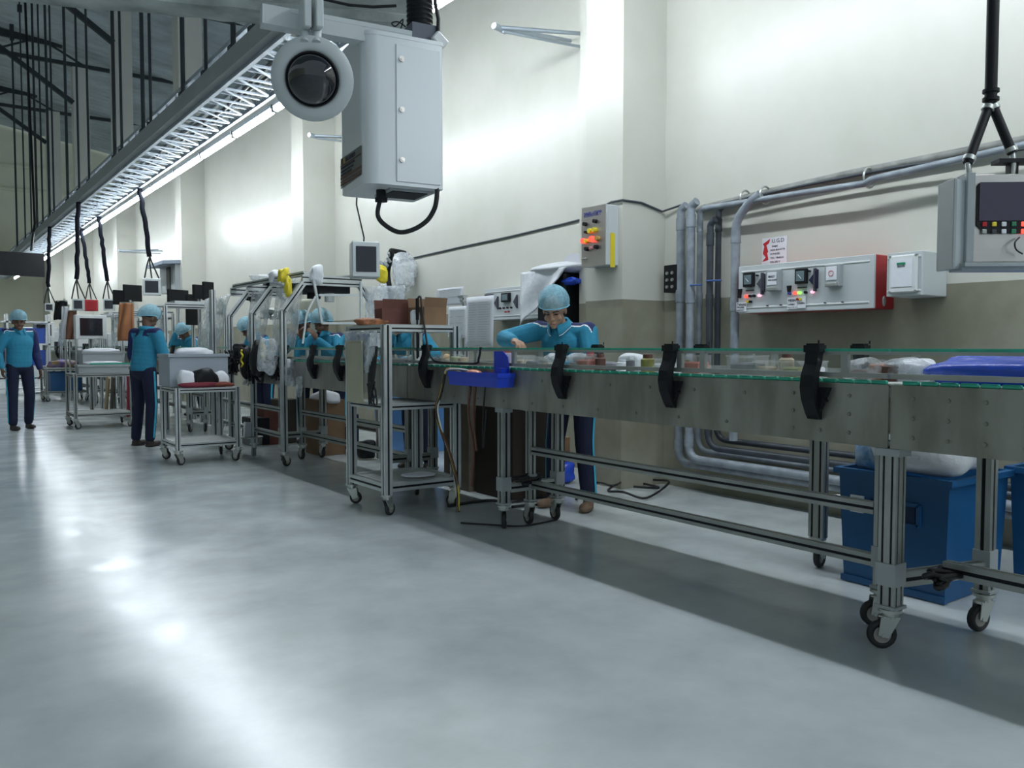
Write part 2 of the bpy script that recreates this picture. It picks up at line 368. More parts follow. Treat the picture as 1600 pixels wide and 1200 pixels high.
# tubes
lamp0 = None; n = 0; y = -9.4
FIX = mat('white_batten', (.6, .64, .68), .4)
while y < 42:
    if lamp0 is None:
        lamp0 = thing('tube_lamp', '', 'lamp', (TX, y, TZ)); 
        b = MB(); b.box((0, 0, .045), (.08, 1.46, .05)); b.build('batten', FIX, lamp0)
        b = MB(); b.cyl((0, -.70, 0), (0, .70, 0), .042, n=12); b.build('tube', TUBEM, lamp0)
        for e_ in (-1, 1): b = MB(); b.box((0, .745 * e_, .02), (.05, .03, .09)); b.build('lamp_holder', mat('holder', (.1, .11, .12), .5), lamp0)
        l = lamp0
    else: l = ctree(lamp0)
    l.location = (TX, y, TZ)
    tag(l, 'white fluorescent tube lamp in the lit row hanging beneath the lattice tray', 'lamp', 'fluorescent tubes under the tray'); y += 1.56; n += 1
# rods down from the roof to the tray
ROD = mat('rod_paint', (.02, .028, .035), .6)
RODP = [(25, 1), (38, 0), (48, 0), (57, 1), (66, 0), (77, 1), (84, 0), (106, 1), (124, 0), (140, 0), (181, 1), (192, 0), (226, 1), (238, 0), (289, 1), (325, 0), (368, 1), (400, 0)]
for k, (px, w) in enumerate(RODP):
    p = at(px, 300, X=2.96); top = roofz(2.96) - .02
    b = MB(); b.cyl((2.96, p.y, 4.44), (2.96, p.y, top), .03 if w else .022, n=8); b.box((2.96, p.y, top - .25), (.12, .12, .5 if w else .2)); b.box((2.96, p.y, 4.46), (.1, .1, .05))
    single(b, 'hanger_rod', ROD, 'thin dark steel rod holding the tray truss up to the roof', 'hanger rod', 'hanger rods in the row above the tray')
# brackets sticking out of the wall near the tubes
for k, (px, py) in enumerate([(783, 43), (492, 212), (190, 392)]):
    e = at(px, py, X=4.4); b = MB(); b.tube([(WX, e.y + .1, e.z + .1), e], .018, 6); b.tube([(WX, e.y - .35, e.z + .02), e], .018, 6); b.tube([(WX, e.y - .1, e.z - .02), e + Vector((.02, 0, -.03))], .014, 6); b.cyl(e - Vector((.08, 0, 0)), e + Vector((.08, .05, 0)), .03, n=8)
    single(b, 'wall_bracket', TRAY, ['thin galvanised stay bracket jutting from wall, right of the ribbed conduit', 'thin galvanised stay bracket on wall, left of the grey instrument housing', 'thin galvanised stay bracket far down the wall by the hanging poles'][k], 'bracket')
# foreground peeling beam
PEEL = mat('peeling_paint', (.52, .56, .55), .75, 0, 1, 5, .8, 14, col2=(.20, .22, .21))
b = MB(); pa = Vector((0, 0, CH)) + ray(-200, -38) * 3.0; pb = Vector((0, 0, CH)) + ray(660, 42) * 3.0
ctr = [pa.lerp(pb, i / 24) for i in range(25)]; dd = (pb - pa).normalized(); upv = Vector((0, 0, 1)); sd = dd.cross(upv).normalized()
ring = [(-.07, -.0), (.07, .0), (.07, .03), (.025, .05), (.025, .20), (.07, .22), (.07, .25), (-.07, .25), (-.07, .22), (-.025, .20), (-.025, .05), (-.07, .03)]
vs = []; fs = []
for i, c in enumerate(ctr):
    for (u, v) in ring: vs.append(c + sd * (u + random.uniform(-.003, .003)) + upv * (v - .02 + random.uniform(-.003, .004)))
m_ = len(ring)
for i in range(24):
    for k in range(m_): fs.append((i * m_ + k, i * m_ + (k + 1) % m_, (i + 1) * m_ + (k + 1) % m_, (i + 1) * m_ + k))
fs += [tuple(range(m_)), tuple(range(24 * m_, 25 * m_))[::-1]]
b.add(vs, fs); 
bm_ = thing('overhead_beam', 'weathered grey overhead beam with peeling paint crossing above the dome camera', 'beam', ctr[12], world=True)
b.build('beam', PEEL, bm_)
b = MB()
for q in (ctr[2], ctr[23]): b.cyl(q + Vector((0, 0, .2)), (q.x, q.y, 13 if q.x < 5 else 6), .02, n=8)
b.build('hanger', ROD, bm_)
b = MB(); b.tube([ctr[i] + Vector((0, 0, .035 + .012 * math.sin(i * 1.1))) - sd * (-.075) for i in range(4, 24)], .005, 6); b.tube([ctr[i] + Vector((0, 0, .06 + .03 * math.sin(i * .7))) - sd * .06 for i in range(4, 24)], .006, 6); b.build('wire', CABLE, bm_)
# ================================================================== GENERIC PARTS
RV = Vector((cs, -sn, 0)); DV = Vector((sn, cs, 0)); UP = Vector((0, 0, 1))
def cw(px, py, d):
    """point in direction (px,py) at distance d along the level viewing axis"""
    r = ray(px, py); return Vector((0, 0, CH)) + r * (d / r.dot(DV))
def caster(parent, x, y, top, ang=0, r=.055, w=.03, label=None):
    """swivel caster under (x,y); top = height of its plate"""
    ca, sa = math.cos(ang), math.sin(ang); dx = Vector((ca, sa, 0)); dy = Vector((-sa, ca, 0)); c = Vector((x, y, 0)) + dx * .03 + Vector((0, 0, r))
    b = MB(); b.cyl((x, y, top), (x, y, top - .012), .045, n=14); b.cyl((x, y, top - .012), (x, y, top - .035), .03, n=12)
    for s_ in (-1, 1):
        o = dy * (s_ * (w / 2 + .006)); q = Vector((x, y, 0)) + o - dy * (.002)
        pts = [Vector((x, y, top - .03)) + o - dx * .035, Vector((x, y, top - .03)) + o + dx * .04, c + o + dx * .02, c + o - dx * .02 - UP * .012]
        A = pts; B = [p + dy * .004 for p in pts]; b.add(A + B, [(0, 1, 5, 4), (1, 2, 6, 5), (2, 3, 7, 6), (3, 0, 4, 7), (3, 2, 1, 0), (4, 5, 6, 7)])
    b.box(Vector((x, y, top - .03)) + dx * .003, (.07 if abs(ca) > .7 else .045, .045 if abs(ca) > .7 else .07, .006))
    b.cyl(c - dy * (w / 2 + .012), c + dy * (w / 2 + .012), .008, n=8)
    f = b.build('caster', HUB, parent)
    b = MB(); prof = [(-w / 2, r * .62), (-w / 2, r * .9), (-w / 2 + .006, r), (w / 2 - .006, r), (w / 2, r * .9), (w / 2, r * .62)]
    n = 20; vs = []
    for i in range(n):
        t = 2 * math.pi * i / n
        for (u, rr) in prof: vs.append(c + dy * u + dx * (rr * math.cos(t)) + UP * (rr * math.sin(t)))
    b.add(vs, [(i * 6 + k, ((i + 1) % n) * 6 + k, ((i + 1) % n) * 6 + (k + 1) % 6, i * 6 + (k + 1) % 6) for i in range(n) for k in range(6)], True)
    b.build('tyre', RUB, f)
    b = MB(); b.cyl(c - dy * (w * .4), c + dy * (w * .4), r * .64, n=16); b.build('wheel', TYRE_IN, f)
    return f
# ================================================================== DOME CAMERA AND HOUSING
N0 = cw(575, 289, 2.60); zt = 2.158; zb = 1.704
ud = (RV * .883 + DV * .47).normalized(); wd = Vector((-ud.y, ud.x, 0)); wd = wd if wd.dot(DV) > 0 else -wd
cor = Vector((N0.x, N0.y, 0)) - (ud * .012 + wd * .012)
t = thing('instrument_housing', 'pale grey metal instrument housing with dome camera hanging from a ribbed conduit above the floor', 'camera housing', (cor.x, cor.y, zb), world=True)
WU, WW = .262, .270
def hp(u, w): return cor + ud * u + wd * w
ring = []
for (cu, cw_, a0) in ((.045, .045, 180), (WU - .012, .012, 270), (WU - .012, WW - .012, 0), (.03, WW - .03, 90)):
    rr = {180: .045, 270: .012, 0: .012, 90: .03}[a0]
    for i in range(9):
        a = R(a0 + 90 * i / 8); ring.append((cu + rr * math.cos(a), cw_ + rr * math.sin(a)))
b = MB(); m_ = len(ring)
A = [hp(*q) + UP * zb for q in ring]; B = [hp(*q) + UP * zt for q in ring]
b.add(A + B, [(i, (i + 1) % m_, m_ + (i + 1) % m_, m_ + i) for i in range(m_)], True); b.add(A, [tuple(range(m_))[::-1]]); b.add(B, [tuple(range(m_))])
b.build('body', HOUSE, t)
b = MB(); A = [hp(q[0] * 1.01 - .0013, q[1] * 1.01 - .0013) + UP * (zt + .0) for q in ring]; B = [p + UP * .012 for p in A]
b.add(A + B, [(i, (i + 1) % m_, m_ + (i + 1) % m_, m_ + i) for i in range(m_)], True); b.add(B, [tuple(range(m_))]); b.add(A, [tuple(range(m_))[::-1]]); b.build('lid', HOUSE, t)
# door on right face
b = MB(); c = hp(.175, -.0015) + UP * ((zt + zb) / 2 - .004); rot = Matrix((ud, wd, UP)).transposed()
b.box(c, (.150, .005, zt - zb - .03), rot, .004); d_ = b.build('door', HOUSE, t)
for z in (zt - .065, zt - .22, zt - .375):
    b = MB(); q = hp(.118, -.004) + UP * z; b.cyl(q, q - wd * .006, .0085, n=14); b.cyl(q - wd * .006, q - wd * .008, .005, n=10); b.build('lock_screw', STEEL2, d_)
# label on the left face (plane u=0)
b = MB(); lab = [hp(-.0012, .035), hp(-.0012, WW - .012)]
b.add([lab[0] + UP * (zb + .03), lab[1] + UP * (zb + .02), lab[1] + UP * (zb + .12), lab[0] + UP * (zb + .12)], [(0, 3, 2, 1), (0, 1, 2, 3)]); lp = b.build('label_plate', mat('label_silver', (.34, .36, .34), .5, .2), t, 'silver label plate with brown stripes')
b = MB()
for (z, h_) in ((.094, .004), (.054, .008), (.042, .004), (.033, .006)):
    b.box((lab[0] + lab[1]) / 2 - ud * .0006 + UP * (zb + z), ((lab[1] - lab[0]).length, .0006, h_), Matrix((wd, ud, UP)).transposed())
b.build('stripe', mat('label_brown', (.10, .04, .025), .5), lp)
text(lp, 'EELAYERKO', .019, hp(-.0022, WW - .075) + UP * (zb + .10), -wd, UP, INK)
b = MB(); b.box(hp(-.002, WW - .033) + UP * (zb + .107), (.02, .001, .018), Matrix((wd, ud, UP)).transposed()); b.build('emblem', mat('emblem_dark', (.03, .03, .03), .5), lp)
b = MB(); b.box(hp(-.002, WW - .056) + UP * (zb + .107), (.02, .001, .018), Matrix((wd, ud, UP)).transposed()); b.build('emblem', mat('emblem_ochre', (.35, .22, .07), .5), lp)
for z, s_ in ((.083, 'SAFETY INSPECTION SYSTEM  SN 0457'), (.071, 'CAUTION  HIGH VOLTAGE  0.8 kW'), (.0605, 'DO NOT OPEN WHILE IN USE')):
    text(lp, s_, .0088, hp(-.0024, WW - .018) + UP * (zb + z), -wd, UP, INK)
# underside hatch, gland
b = MB(); b.box(hp(.17, .12) + UP * (zb - .003), (.15, .15, .006), rot); b.build('hatch_frame', GREYD, t)
b = MB(); b.box(hp(.17, .12) + UP * (zb - .0065), (.12, .12, .003), rot); b.build('hatch', BLK, t)
b = MB(); g0 = hp(.085, .10) + UP * zb; b.cyl(g0, g0 - UP * .025, .016, n=12); b.cyl(g0 - UP * .025, g0 - UP * .038, .021, n=8); b.build('cable_gland', BLK, t)
dg = (g0 - Vector((0, 0, CH))).dot(DV)
pts = smoothpath([g0 - UP * .02, cw(590, 335, dg), cw(602, 352, dg), cw(626, 363, dg), cw(655, 354, dg), cw(675, 334, dg), cw(683, 300, dg - .01), cw(683.5, 200, dg + .03), cw(684, 90, dg + .03)], 6)
b = MB(); b.tube(pts[:44], .0078, 8); b.build('loop_cable', CABLE, t)
# arm
a0 = cw(408, 25, 2.50); a1 = cw(640, 56, 2.69); a1.z = a0.z - .01
b = MB(); b.bar(a0, a1, .05, .056); b.bar(a0 + (a1 - a0) * .18 + UP * .022, a0 + UP * .022 + (a1 - a0) * 1.0, .052, .014); b.build('arm', GREY, t)
tpc = cw(656, 60, 2.80); tpc.z = zt
b = MB(); b.tube([Vector((tpc.x, tpc.y, zt + .0)), Vector((tpc.x, tpc.y, zt + .09))], .052, 4); 
b = MB(); b.box((tpc.x, tpc.y, zt + .05), (.085, .085, .085), rot); b.build('collar', mat('slate_plastic', (.10, .115, .15), .5), t)
pp = []; rr = []; z = zt + .09; k = 0
while z < 3.3:
    pp += [(tpc.x, tpc.y, z), (tpc.x, tpc.y, z + .005), (tpc.x, tpc.y, z + .010)]; rr += [.036, .044, .044]; z += .0155
b = MB(); b.tube(pp, rr, 16); b.build('ribbed_conduit', BLK, t)
b = MB(); b.cyl((tpc.x, tpc.y, 3.3), (tpc.x, tpc.y, roofz(tpc.x)), .035, n=10); b.build('hanging_pole', ROD, t)
c1 = cw(684, 70, 2.78); b = MB(); b.tube([c1, cw(685, 30, 2.78), cw(680, 5, 2.78), cw(681, -60, 2.78), Vector((tpc.x, tpc.y, 2.9))], .007, 6); b.build('cable', CABLE, t)
b = MB(); q = cw(687, 63, 2.76); b.box(q, (.05, .02, .035), rot @ Euler((0, R(40), 0)).to_matrix(), .004); b.build('clip', WHITE, t)
b = MB(); b.tube(smoothpath([cw(634, 42, 2.7), cw(622, 34, 2.7), cw(612, 36, 2.7), cw(618, 41, 2.7), cw(630, 30, 2.7), cw(626, 45, 2.7)], 5), .0025, 5); b.build('wire_loop', CABLE, t)
# dome disc
dc = cw(488, 124, 2.50); nrm = (Vector((0, 0, CH)) - dc).normalized(); nrm = (nrm - RV * .10 + UP * -.05).normalized()
s_ = nrm.cross(UP).normalized(); u_ = s_.cross(nrm)
def dl(prof, n=40):
    b = MB(); vs = []
    for i in range(n):
        a = 2 * math.pi * i / n
        for (r_, h_) in prof: vs.append(dc + (s_ * math.cos(a) + u_ * math.sin(a)) * r_ + nrm * h_)
    k = len(prof); b.add(vs, [(i * k + j, ((i + 1) % n) * k + j, ((i + 1) % n) * k + j + 1, i * k + j + 1) for i in range(n) for j in range(k - 1)], True); return b
b = dl([(.0, -.06), (.05, -.06), (.055, -.012), (.119, -.010), (.1205, -.006), (.119, 0), (.09, .002), (.079, .002), (.077, -.01), (0.0, -.01)]); d_ = b.build('camera_disc', GREY, t)
b = dl([(.0775, .0), (.0765, .009), (.072, .006), (.0715, -.002)]); b.build('bezel', BLK, d_)
pr = [(.0725 * math.cos(R(a)), .045 * math.sin(R(a)) + .001) for a in range(0, 91, 9)]; dl(pr).build('dome', DOME, d_)
b = MB()
for o in (-.017, .017):
    q = dc + s_ * o * -1; b.box(Vector((q.x, q.y, a0.z + .0)) + nrm * .02, (.022, .07, .085), rot, .003); b.cyl(Vector((q.x, q.y, a0.z - .03)), dc + u_ * .10 + s_ * -o, .013, n=10)
b.build('clamp', GREY, t)
# ================================================================== CONVEYOR
XN, XF = 3.08, 3.62
ZB = 1.055
def bracket(b, y, near=True, full=True):
    s_ = -1 if near else 1; x0 = XN - .012 if near else XF + .012
    O = [(.028, 1.212), (.040, 1.13), (.064, 1.08), (.070, 1.03), (.060, .98), (.030, .92), (.012, .895)]
    I = [(-.002, .895), (.000, .96), (.014, 1.00), (.024, 1.05), (.020, 1.09), (.004, 1.13), (-.012, 1.212)]
    poly = [(x0 + s_ * u, z) for u, z in O + I]
    n = len(poly); 
    b.prism(poly, (0, y - .03, 0), (1, 0, 0), (0, 0, 1), (0, .06, 0))
    b.prism([(y - .075, 1.03), (y + .04, 1.03), (y + .02, .90), (y - .015, .895)], (x0, 0, 0), (0, 1, 0), (0, 0, 1), (s_ * .022, 0, 0))
    b.box((x0 + s_ * .012, y + .0, 1.19), (.05, .075, .03)); b.cyl((x0 + s_ * .03, y - .055, .975), (x0 + s_ * .005, y - .055, .975), .008, n=8)
    b.cyl((x0 + s_ * .035, y - .033, 1.21), (x0 + s_ * .035, y - .033, 1.225), .004, n=6)
def leg_group(t, y, side_ang=0, kinds='nmf', big=.06):
    b = MB()
    for (x, w, nm) in ((XN + .05, big, 'n'), (3.35, .05, 'm'), (XF + (.03 if kinds == 'nf' else -.04), .06, 'f')):
        if nm not in kinds: continue
        y_ = y; y = y - (.12 if (nm == 'f' and kinds == 'nf') else 0)
        b = MB(); b.prof((x, y, .16), (x, y, .80), w, w, up=(0, 1, 0)); lg = b.build('leg', ALUD, t)
        for zz, a_, h_ in ((.785, .03, .03), (.30, .012, .09), (.17, .02, .012)): b = MB(); b.box((x, y, zz), (w + .008 + a_ * .3, w + a_, h_)); b.build('joint', GREYD, lg)
        caster(t, x, y, .16, side_ang + (0 if nm == 'n' else .5), r=.056)
        y = y_
    if kinds != 'm': b = MB(); b.prof((XN + .09, y, .27), (XF - (.07 if kinds != 'nf' else .0), y - (.12 if kinds == 'nf' else 0), .27), .045, .06); b.build('crossbar', ALUD, t)
def conveyor(label, y0, y1, groups, brk, brkf, mull, bolts=None, grp='conveyor sections along the white wall'):
    t = thing('conveyor', label, 'conveyor', (3.35, (y0 + y1) / 2, 0), group=None, world=True)
    yc = (y0 + y1) / 2; ln = abs(y1 - y0)
    b = MB(); b.box((XN + .004, yc, .925), (.008, ln, .245)); b.box((XN + .02, yc, .806), (.035, ln, .008)); b.box((XN + .012, yc, 1.047), (.03, ln, .006)); p_ = b.build('side_panel', STEEL, t)
    b = MB(); b.box((XF - .004, yc, .925), (.008, ln, .245)); b.box((XF - .02, yc, .806), (.035, ln, .008)); b.build('side_panel', STEEL, t)
    b = MB(); b.box((3.35, yc, 1.02), (XF - XN - .03, ln, .04)); b.box((XN + .045, yc, 1.048), (.05, ln, .012)); b.build('belt', BELT, t)
    b = MB()
    y = min(y0, y1) + .01
    while y < max(y0, y1) - .05: b.box((XN + .012, y + .035, 1.058), (.024, .062, .016), None, .004); y += .072
    b.build('guide_strip', GREEN, t)
    b = MB()
    for x in (XN - .002, XF + .002):
        b.bar((x, y0, 1.084), (x, y1, 1.084), .02, .020); b.bar((x, y0, 1.172), (x, y1, 1.172), .012, .012)
    for y in mull:
        for x in (XN - .002, XF + .002): b.box((x, y, 1.128), (.022, .03, .10))
    b.build('guard_frame', ALUD, t)
    for x in (XN - .002, XF + .002):
        b = MB(); b.box((x, yc, 1.128), (.004, ln, .085)); b.build('guard_pane', ACR, t)
        b = MB(); b.bar((x, y0, 1.184), (x, y1, 1.184), .016, .010); b.build('top_guide', GREEN, t)
    for y in brk: b = MB(); bracket(b, y); b.build('bracket', BLK, t)
    for y in brkf: b = MB(); bracket(b, y, False); b.build('bracket', BLK, t)
    if bolts:
        b = MB(); b.cyl((XN - .006, 0, 0), (XN + .002, 0, 0), .0075, .009, 8); me = b.build('bolt', STEEL, t); first = True
        off = ORI[me.name]
        for (y, z) in bolts:
            o = me if first else me.copy()
            if not first: COL.objects.link(o); o.parent = t
            o.location = (0, y, z); first = False
    for g in groups:
        leg_group(t, *g)
    gs = sorted(g[0] for g in groups)
    for a, c in zip(gs, gs[1:]):
        if label.startswith('steel conveyor section'): continue
        for z in (.505, .28): b = MB(); b.prof((3.35, a + .03, z), (3.35, c - .03, z), .045, .05); b.build('long_rail', ALUD, t)
    return t
def yx(px, X): return at(px, 545, X=X).y
bl = [(1.0 + .115 * i * 1.15, z) for i in range(10) for z in (1.0, .925, .85)] + [(2.45 + .3 * i + (.1 if z < .9 else 0), z) for i in range(10) for z in (.99, .85)]
S1 = conveyor('long grey steel conveyor in the foreground with worker in hairnet leaning over it', 5.62, 1.76,
    [(4.42, .9), (1.93, 2.0, 'm')], [yx(p, 3.02) for p in (1265, 1040, 870, 660)], [yx(p, 3.68) for p in (1103, 1351, 940)], [yx(p, XN) for p in (745, 804, 1100, 1322)] + [yx(1064, XN)],
    [q for q in bl if q[0] > 1.80])
S0 = conveyor('steel conveyor section at the right edge, above the blue bins, carrying a blue bag', 1.75, -.6,
    [(yx(1399, 3.13), 2.4, 'nf', .07), (-.3, 0)], [.2], [.3], [.6], [q for q in bl if q[0] < 1.70 and q[0] > -.5])
b = MB(); b.prof((3.35, 1.66, .31), (3.35, -.3, .31), .045, .06); b.build('long_rail', ALUD, S0)
S2 = conveyor('second steel conveyor, running through the aluminium rack under the plastic hood', 9.3, 5.63,
    [(8.42, 1.2), (6.10, .5)], [yx(p, 3.02) for p in (525, 484, 441)], [7.0], [6.6, 7.6, 8.6])
# clutter of clamps at the joint of the cross bars
for (x, y, z, lb, tt) in ((3.22, 1.62, .30, 'black cable knot', S0), (3.30, 4.40, .30, 'black cable knot', S1)):
    b = MB(); pts = [(x + random.uniform(-.13, .16), y + random.uniform(-.06, .06), z + random.uniform(-.02, .04)) for i in range(12)]
    b.tube(smoothpath(pts, 4), .011, 6); b.build('cable_knot', CABLE, tt)
# extra stay leg between section and wall
t = thing('support_stand', 'single aluminium support post on a caster between the steel conveyor and the blue bins', 'stand', (3.95, at(1280, 700, X=3.95).y, 0), world=True)
y = at(1280, 700, X=3.95).y
b = MB(); b.prof((3.95, y, .17), (3.95, y, .78), .045, .09); b.build('post', ALUD, t); caster(t, 3.95, y, .17, .2, .058)
b = MB(); b.prof((3.68, y, .77), (3.99, y, .77), .045, .045); b.build('arm', ALUD, t); b = MB(); b.tube(arc((3.95, y, .38), .05, 0, 6.28, (1, 0, 0), (0, 1, 0), 14), .010, 6); b.tube([(3.99, y - .02, .39), (4.05, y - .12, .40), (4.04, y - .16, .36)], .012, 6); b.build('clamp', HUB, t)
# ================================================================== WALL SERVICES
PXW = WX - .075
def wp(px, py, X=PXW): return at(px, py, X=X)
def elbow_pipe(pts, r, name, m, label, group=None, couplings=(), X=None):
    """pipe through pixel-free world points with rounded corners"""
    P = [Vector(p) for p in pts]; out = [P[0]]
    for i in range(1, len(P) - 1):
        a, c, e = P[i - 1], P[i], P[i + 1]; k = min(.12, (a - c).length * .45, (e - c).length * .45)
        s0 = c + (a - c).normalized() * k; s1 = c + (e - c).normalized() * k
        for j in range(7): t_ = j / 6; out.append(s0 * (1 - t_) ** 2 + c * 2 * t_ * (1 - t_) + s1 * t_ ** 2)
    out.append(P[-1])
    t = thing('pipe', label, 'pipe', tuple(P[0]), world=True, group=group)
    b = MB(); b.tube(out, r, 14); b.build('pipe_run', m, t)
    for (c, d) in couplings:
        b = MB(); c = Vector(c); d = Vector(d); b.cyl(c - d * .05, c + d * .05, r * 1.16, n=14); b.build('coupling', m, t)
    return t
specs = [(1064, .034, 328, 690, CONDUIT, 'thickest grey wall pipe'), (1080, .034, 322, 697, CONDUIT, 'second grey wall pipe from the pilaster'), (1094, .024, 330, 700, CONDUIT, 'third, thinner grey wall pipe from the pilaster'),
         (1110, .027, 350, 700, CONDUITD, 'dark wall pipe with grey bent top'), (1123, .024, 328, 690, CONDUITD, 'black wall pipe, rightmost of the tight bunch'), (1150, .033, 345, 690, CONDUIT, 'grey wall pipe standing apart, right of the bunch')]
for k, (px, r, pt, pb, m, lb) in enumerate(specs):
    xx = WX - .03 - .085 * (k % 2) - r
    a = at(px, pt, X=xx); dn = at(px, 545, X=xx); low = [.22, .28, .34, .39, .45, .47][k]
    top = Vector((xx, a.y, a.z)); 
    pts = [(xx, a.y - (.06, .06, .06, .05, .05)[min(k, 4)], a.z + .03)] if k != 5 else [(xx, a.y - .22, a.z + .17), (xx, a.y - .12, a.z + .12)]
    pts += [(xx, a.y, a.z if k != 5 else a.z), (xx, a.y, low)]
    if k < 3 or k == 3 or k == 4: pts += [(xx - (0 if k % 2 else .0), a.y - .35, low), (xx, a.y - 3.2, low - .01)] if k != 5 else []
    cp = [((xx, a.y, a.z - .12), (0, 0, 1)), ((xx, a.y, 1.62 - .02 * k), (0, 0, 1)), ((xx, a.y, low + .15), (0, 0, 1))]
    elbow_pipe(pts, r, 'pipe', m, lb + ', dropping to the floor', None, cp)
# blue ties on the pipes
for (pa_, pb_, py) in ((1078, 1097, 446), (1104, 1127, 439)):
    a = at(pa_, py, X=WX - .17); c = at(pb_, py - 1, X=WX - .17); b = MB(); b.tube([a, (a + c) / 2 - Vector((.01, 0, 0)), c], .008, 6)
    single(b, 'strap', mat('blue_tie', (.05, .12, .35), .5), ['pale blue strap tying the second and third wall pipes', 'blue strap tying the dark wall pipes together'][pa_ > 1090], 'strap')
# long pipes rising to the right along the wall
def wall_line(pxs, r, m, label, X=WX - .05, name='pipe'):
    pts = [at(x, y, X=X) for x, y in pxs]; e = pts[-1] + (pts[-1] - pts[-2]).normalized() * 2.0
    b = MB(); b.tube(pts + [e], r, 10); return single(b, name, m, label, 'pipe')
wall_line([(1090, 328), (1200, 301), (1330, 272), (1505, 238)], .030, mat('old_pipe', (.30, .31, .29), .55, .1, .4, 10), 'upper long horizontal grey pipe rising along the wall toward the hanging monitor', WX - .045)
wall_line([(1100, 326), (1250, 302), (1350, 287), (1362, 280), (1540, 240)], .022, CONDUIT, 'lower long horizontal grey pipe clipped under the upper one on the wall', WX - .15)
b = MB(); b.tube([at(x, y, X=WX - .10) for x, y in ((1130, 318), (1250, 291), (1400, 262), (1600, 232))], .011, 8); single(b, 'conduit', CONDUITD, 'thin dark conduit running between the two long wall pipes', 'conduit')
# thin cable along the wall
b = MB(); Xc = WX - .012
b.tube([at(x, y, X=Xc) for x, y in ((560, 423), (650, 402), (720, 386), (800, 369), (880, 350), (908, 343))] , .010, 6)
single(b, 'wall_cable', CONDUITD, 'thin dark cable conduit running along the white wall up to the pilaster', 'cable')
b = MB(); Xp = CX - .014; y1 = 5.08
b.tube([at(912, 332, X=Xp), at(940, 324, X=Xp), at(955, 316, X=Xp), Vector((Xp, y1 - .012, at(971, 313, X=Xp).z)), Vector((CX + .2, y1 - .014, at(971, 313, X=Xp).z + .0)), Vector((WX - .05, y1 - .014, at(971, 313, X=Xp).z - .05)), at(1066, 320, X=WX - .02)], .010, 6)
single(b, 'wall_cable', CONDUITD, 'thin dark cable bending around the pilaster above the stainless control box', 'cable')
for k, (px, py, X) in enumerate(((1165, 311, 0), (1196, 305, 0), (1358, 278, 0))):
    c = at(px, py, X=WX - .10); b = MB(); b.tube(arc(c, .065, 0, 6.28, (0, 0, 1), (1, 0, 0), 14), .008, 6)
    single(b, 'pipe_clamp', HUB, ['metal ring clamp around the wall pipes, nearest the bunch', 'metal ring clamp on the wall pipes above the warning sign', 'metal ring clamp on the wall pipes above the red-ended panel'][k], 'clamp')
# ------------------ control panels
XD = Vector((0, -1, 0))     # reading direction on the right wall
def wall_panel(label, pxl, pxr, pyt, pyb, dep, red, full, X=WX):
    fx = X - dep; a = at(pxl, pyt, X=fx); c = at(pxr, (pyt + pyb) / 2, X=fx); lo = at(pxl, pyb, X=fx)
    y0, y1 = a.y, c.y; z0, z1 = lo.z, a.z; w = y0 - y1; h = z1 - z0
    t = thing('control_panel', label, 'control panel', (fx + dep / 2, (y0 + y1) / 2, z0), world=True)
    b = MB(); b.box((fx + dep / 2 + .008, (y0 + y1) / 2, (z0 + z1) / 2), (dep - .016, w, h), None, .006); b.build('cabinet', RED if red else GREY, t)
    b = MB(); b.box((fx + .009, (y0 + y1) / 2, (z0 + z1) / 2), (.018, w, h), None, .004); b.build('front_cover', GREY, t)
    b = MB(); 
    for z in (z0 + h * .12, z1 - h * .12): b.box((fx - .002, (y0 + y1) / 2, z), (.006, w * .94, .012), None, .002)
    b.build('trim_strip', WHITE, t)
    def P(u, v, o=.0): return Vector((fx - o, y0 - w * u, z1 - h * v))
    def plate(u, v, du, dv, th, m, nm, par=t, bev=.004, o=0):
        b = MB(); b.box(P(u, v, th / 2 + o), (th, w * du, h * dv), None, bev); return b.build(nm, m, par)
    def knob(u, v, m, r=.011): b = MB(); b.cyl(P(u, v), P(u, v, .022), r, n=10); return b.build('button', m, t)
    return t, P, plate, knob, w, h
t, P, plate, knob, w, h = wall_panel('long grey control panel with red ends and four gauges on the wall', 1154, 1366, 417, 490, .24, True, True)
for (u, v, kind) in ((.10, .30, 0), (.31, .36, 1), (.51, .31, 0), (.745, .35, 1)):
    if kind == 0:
        g = plate(u, v, .085, .30, .03, BLK, 'gauge'); plate(u, v, .06, .2, .004, mat('dial_glass', (.16, .22, .24), .15), 'dial', g, .002, .03)
        b = MB(); b.cyl(P(u - .012, v - .03, .037), P(u + .012, v + .05, .037), .002, n=5); b.build('needle', PAPER, g); plate(u, v + .22, .07, .025, .006, INK, 'label_strip', g, .001)
    else:
        g = plate(u, v, .10, .42, .05, GREYD, 'meter'); plate(u, v - .04, .072, .26, .004, PAPER, 'dial', g, .002, .05); plate(u, v + .17, .08, .07, .02, ALUD, 'terminal_cover', g, .004, .04)
        if u > .6:
            b = MB(); b.tube(arc(P(u, v - .04, .056), .018, 0, 6.0, (0, 1, 0), (0, 0, 1), 12), .002, 5); b.build('dial_ring', INKR, g)
        else: text(g, '00457', .022, P(u - .027, v - .06, .056), XD, UP, INK); text(g, 'kWh 3x220V', .014, P(u - .027, v + .0, .056), XD, UP, INK)
for u in (.195, .595):
    b = MB(); b.prism([(0, 0), (.065, .07), (.065, -.06)], P(u - .03, .40, 0), (0, -1, 0), (0, 0, 1), (-.02, 0, 0)); b.build('warning_wedge', NAVY if u > .3 else INK, t)
    b = MB(); b.box(P(u + .012, .40, .012), (.024, .012, h * .45)); b.build('bracket_plate', INK, t); knob(u - .03, .22, BLK, .007)
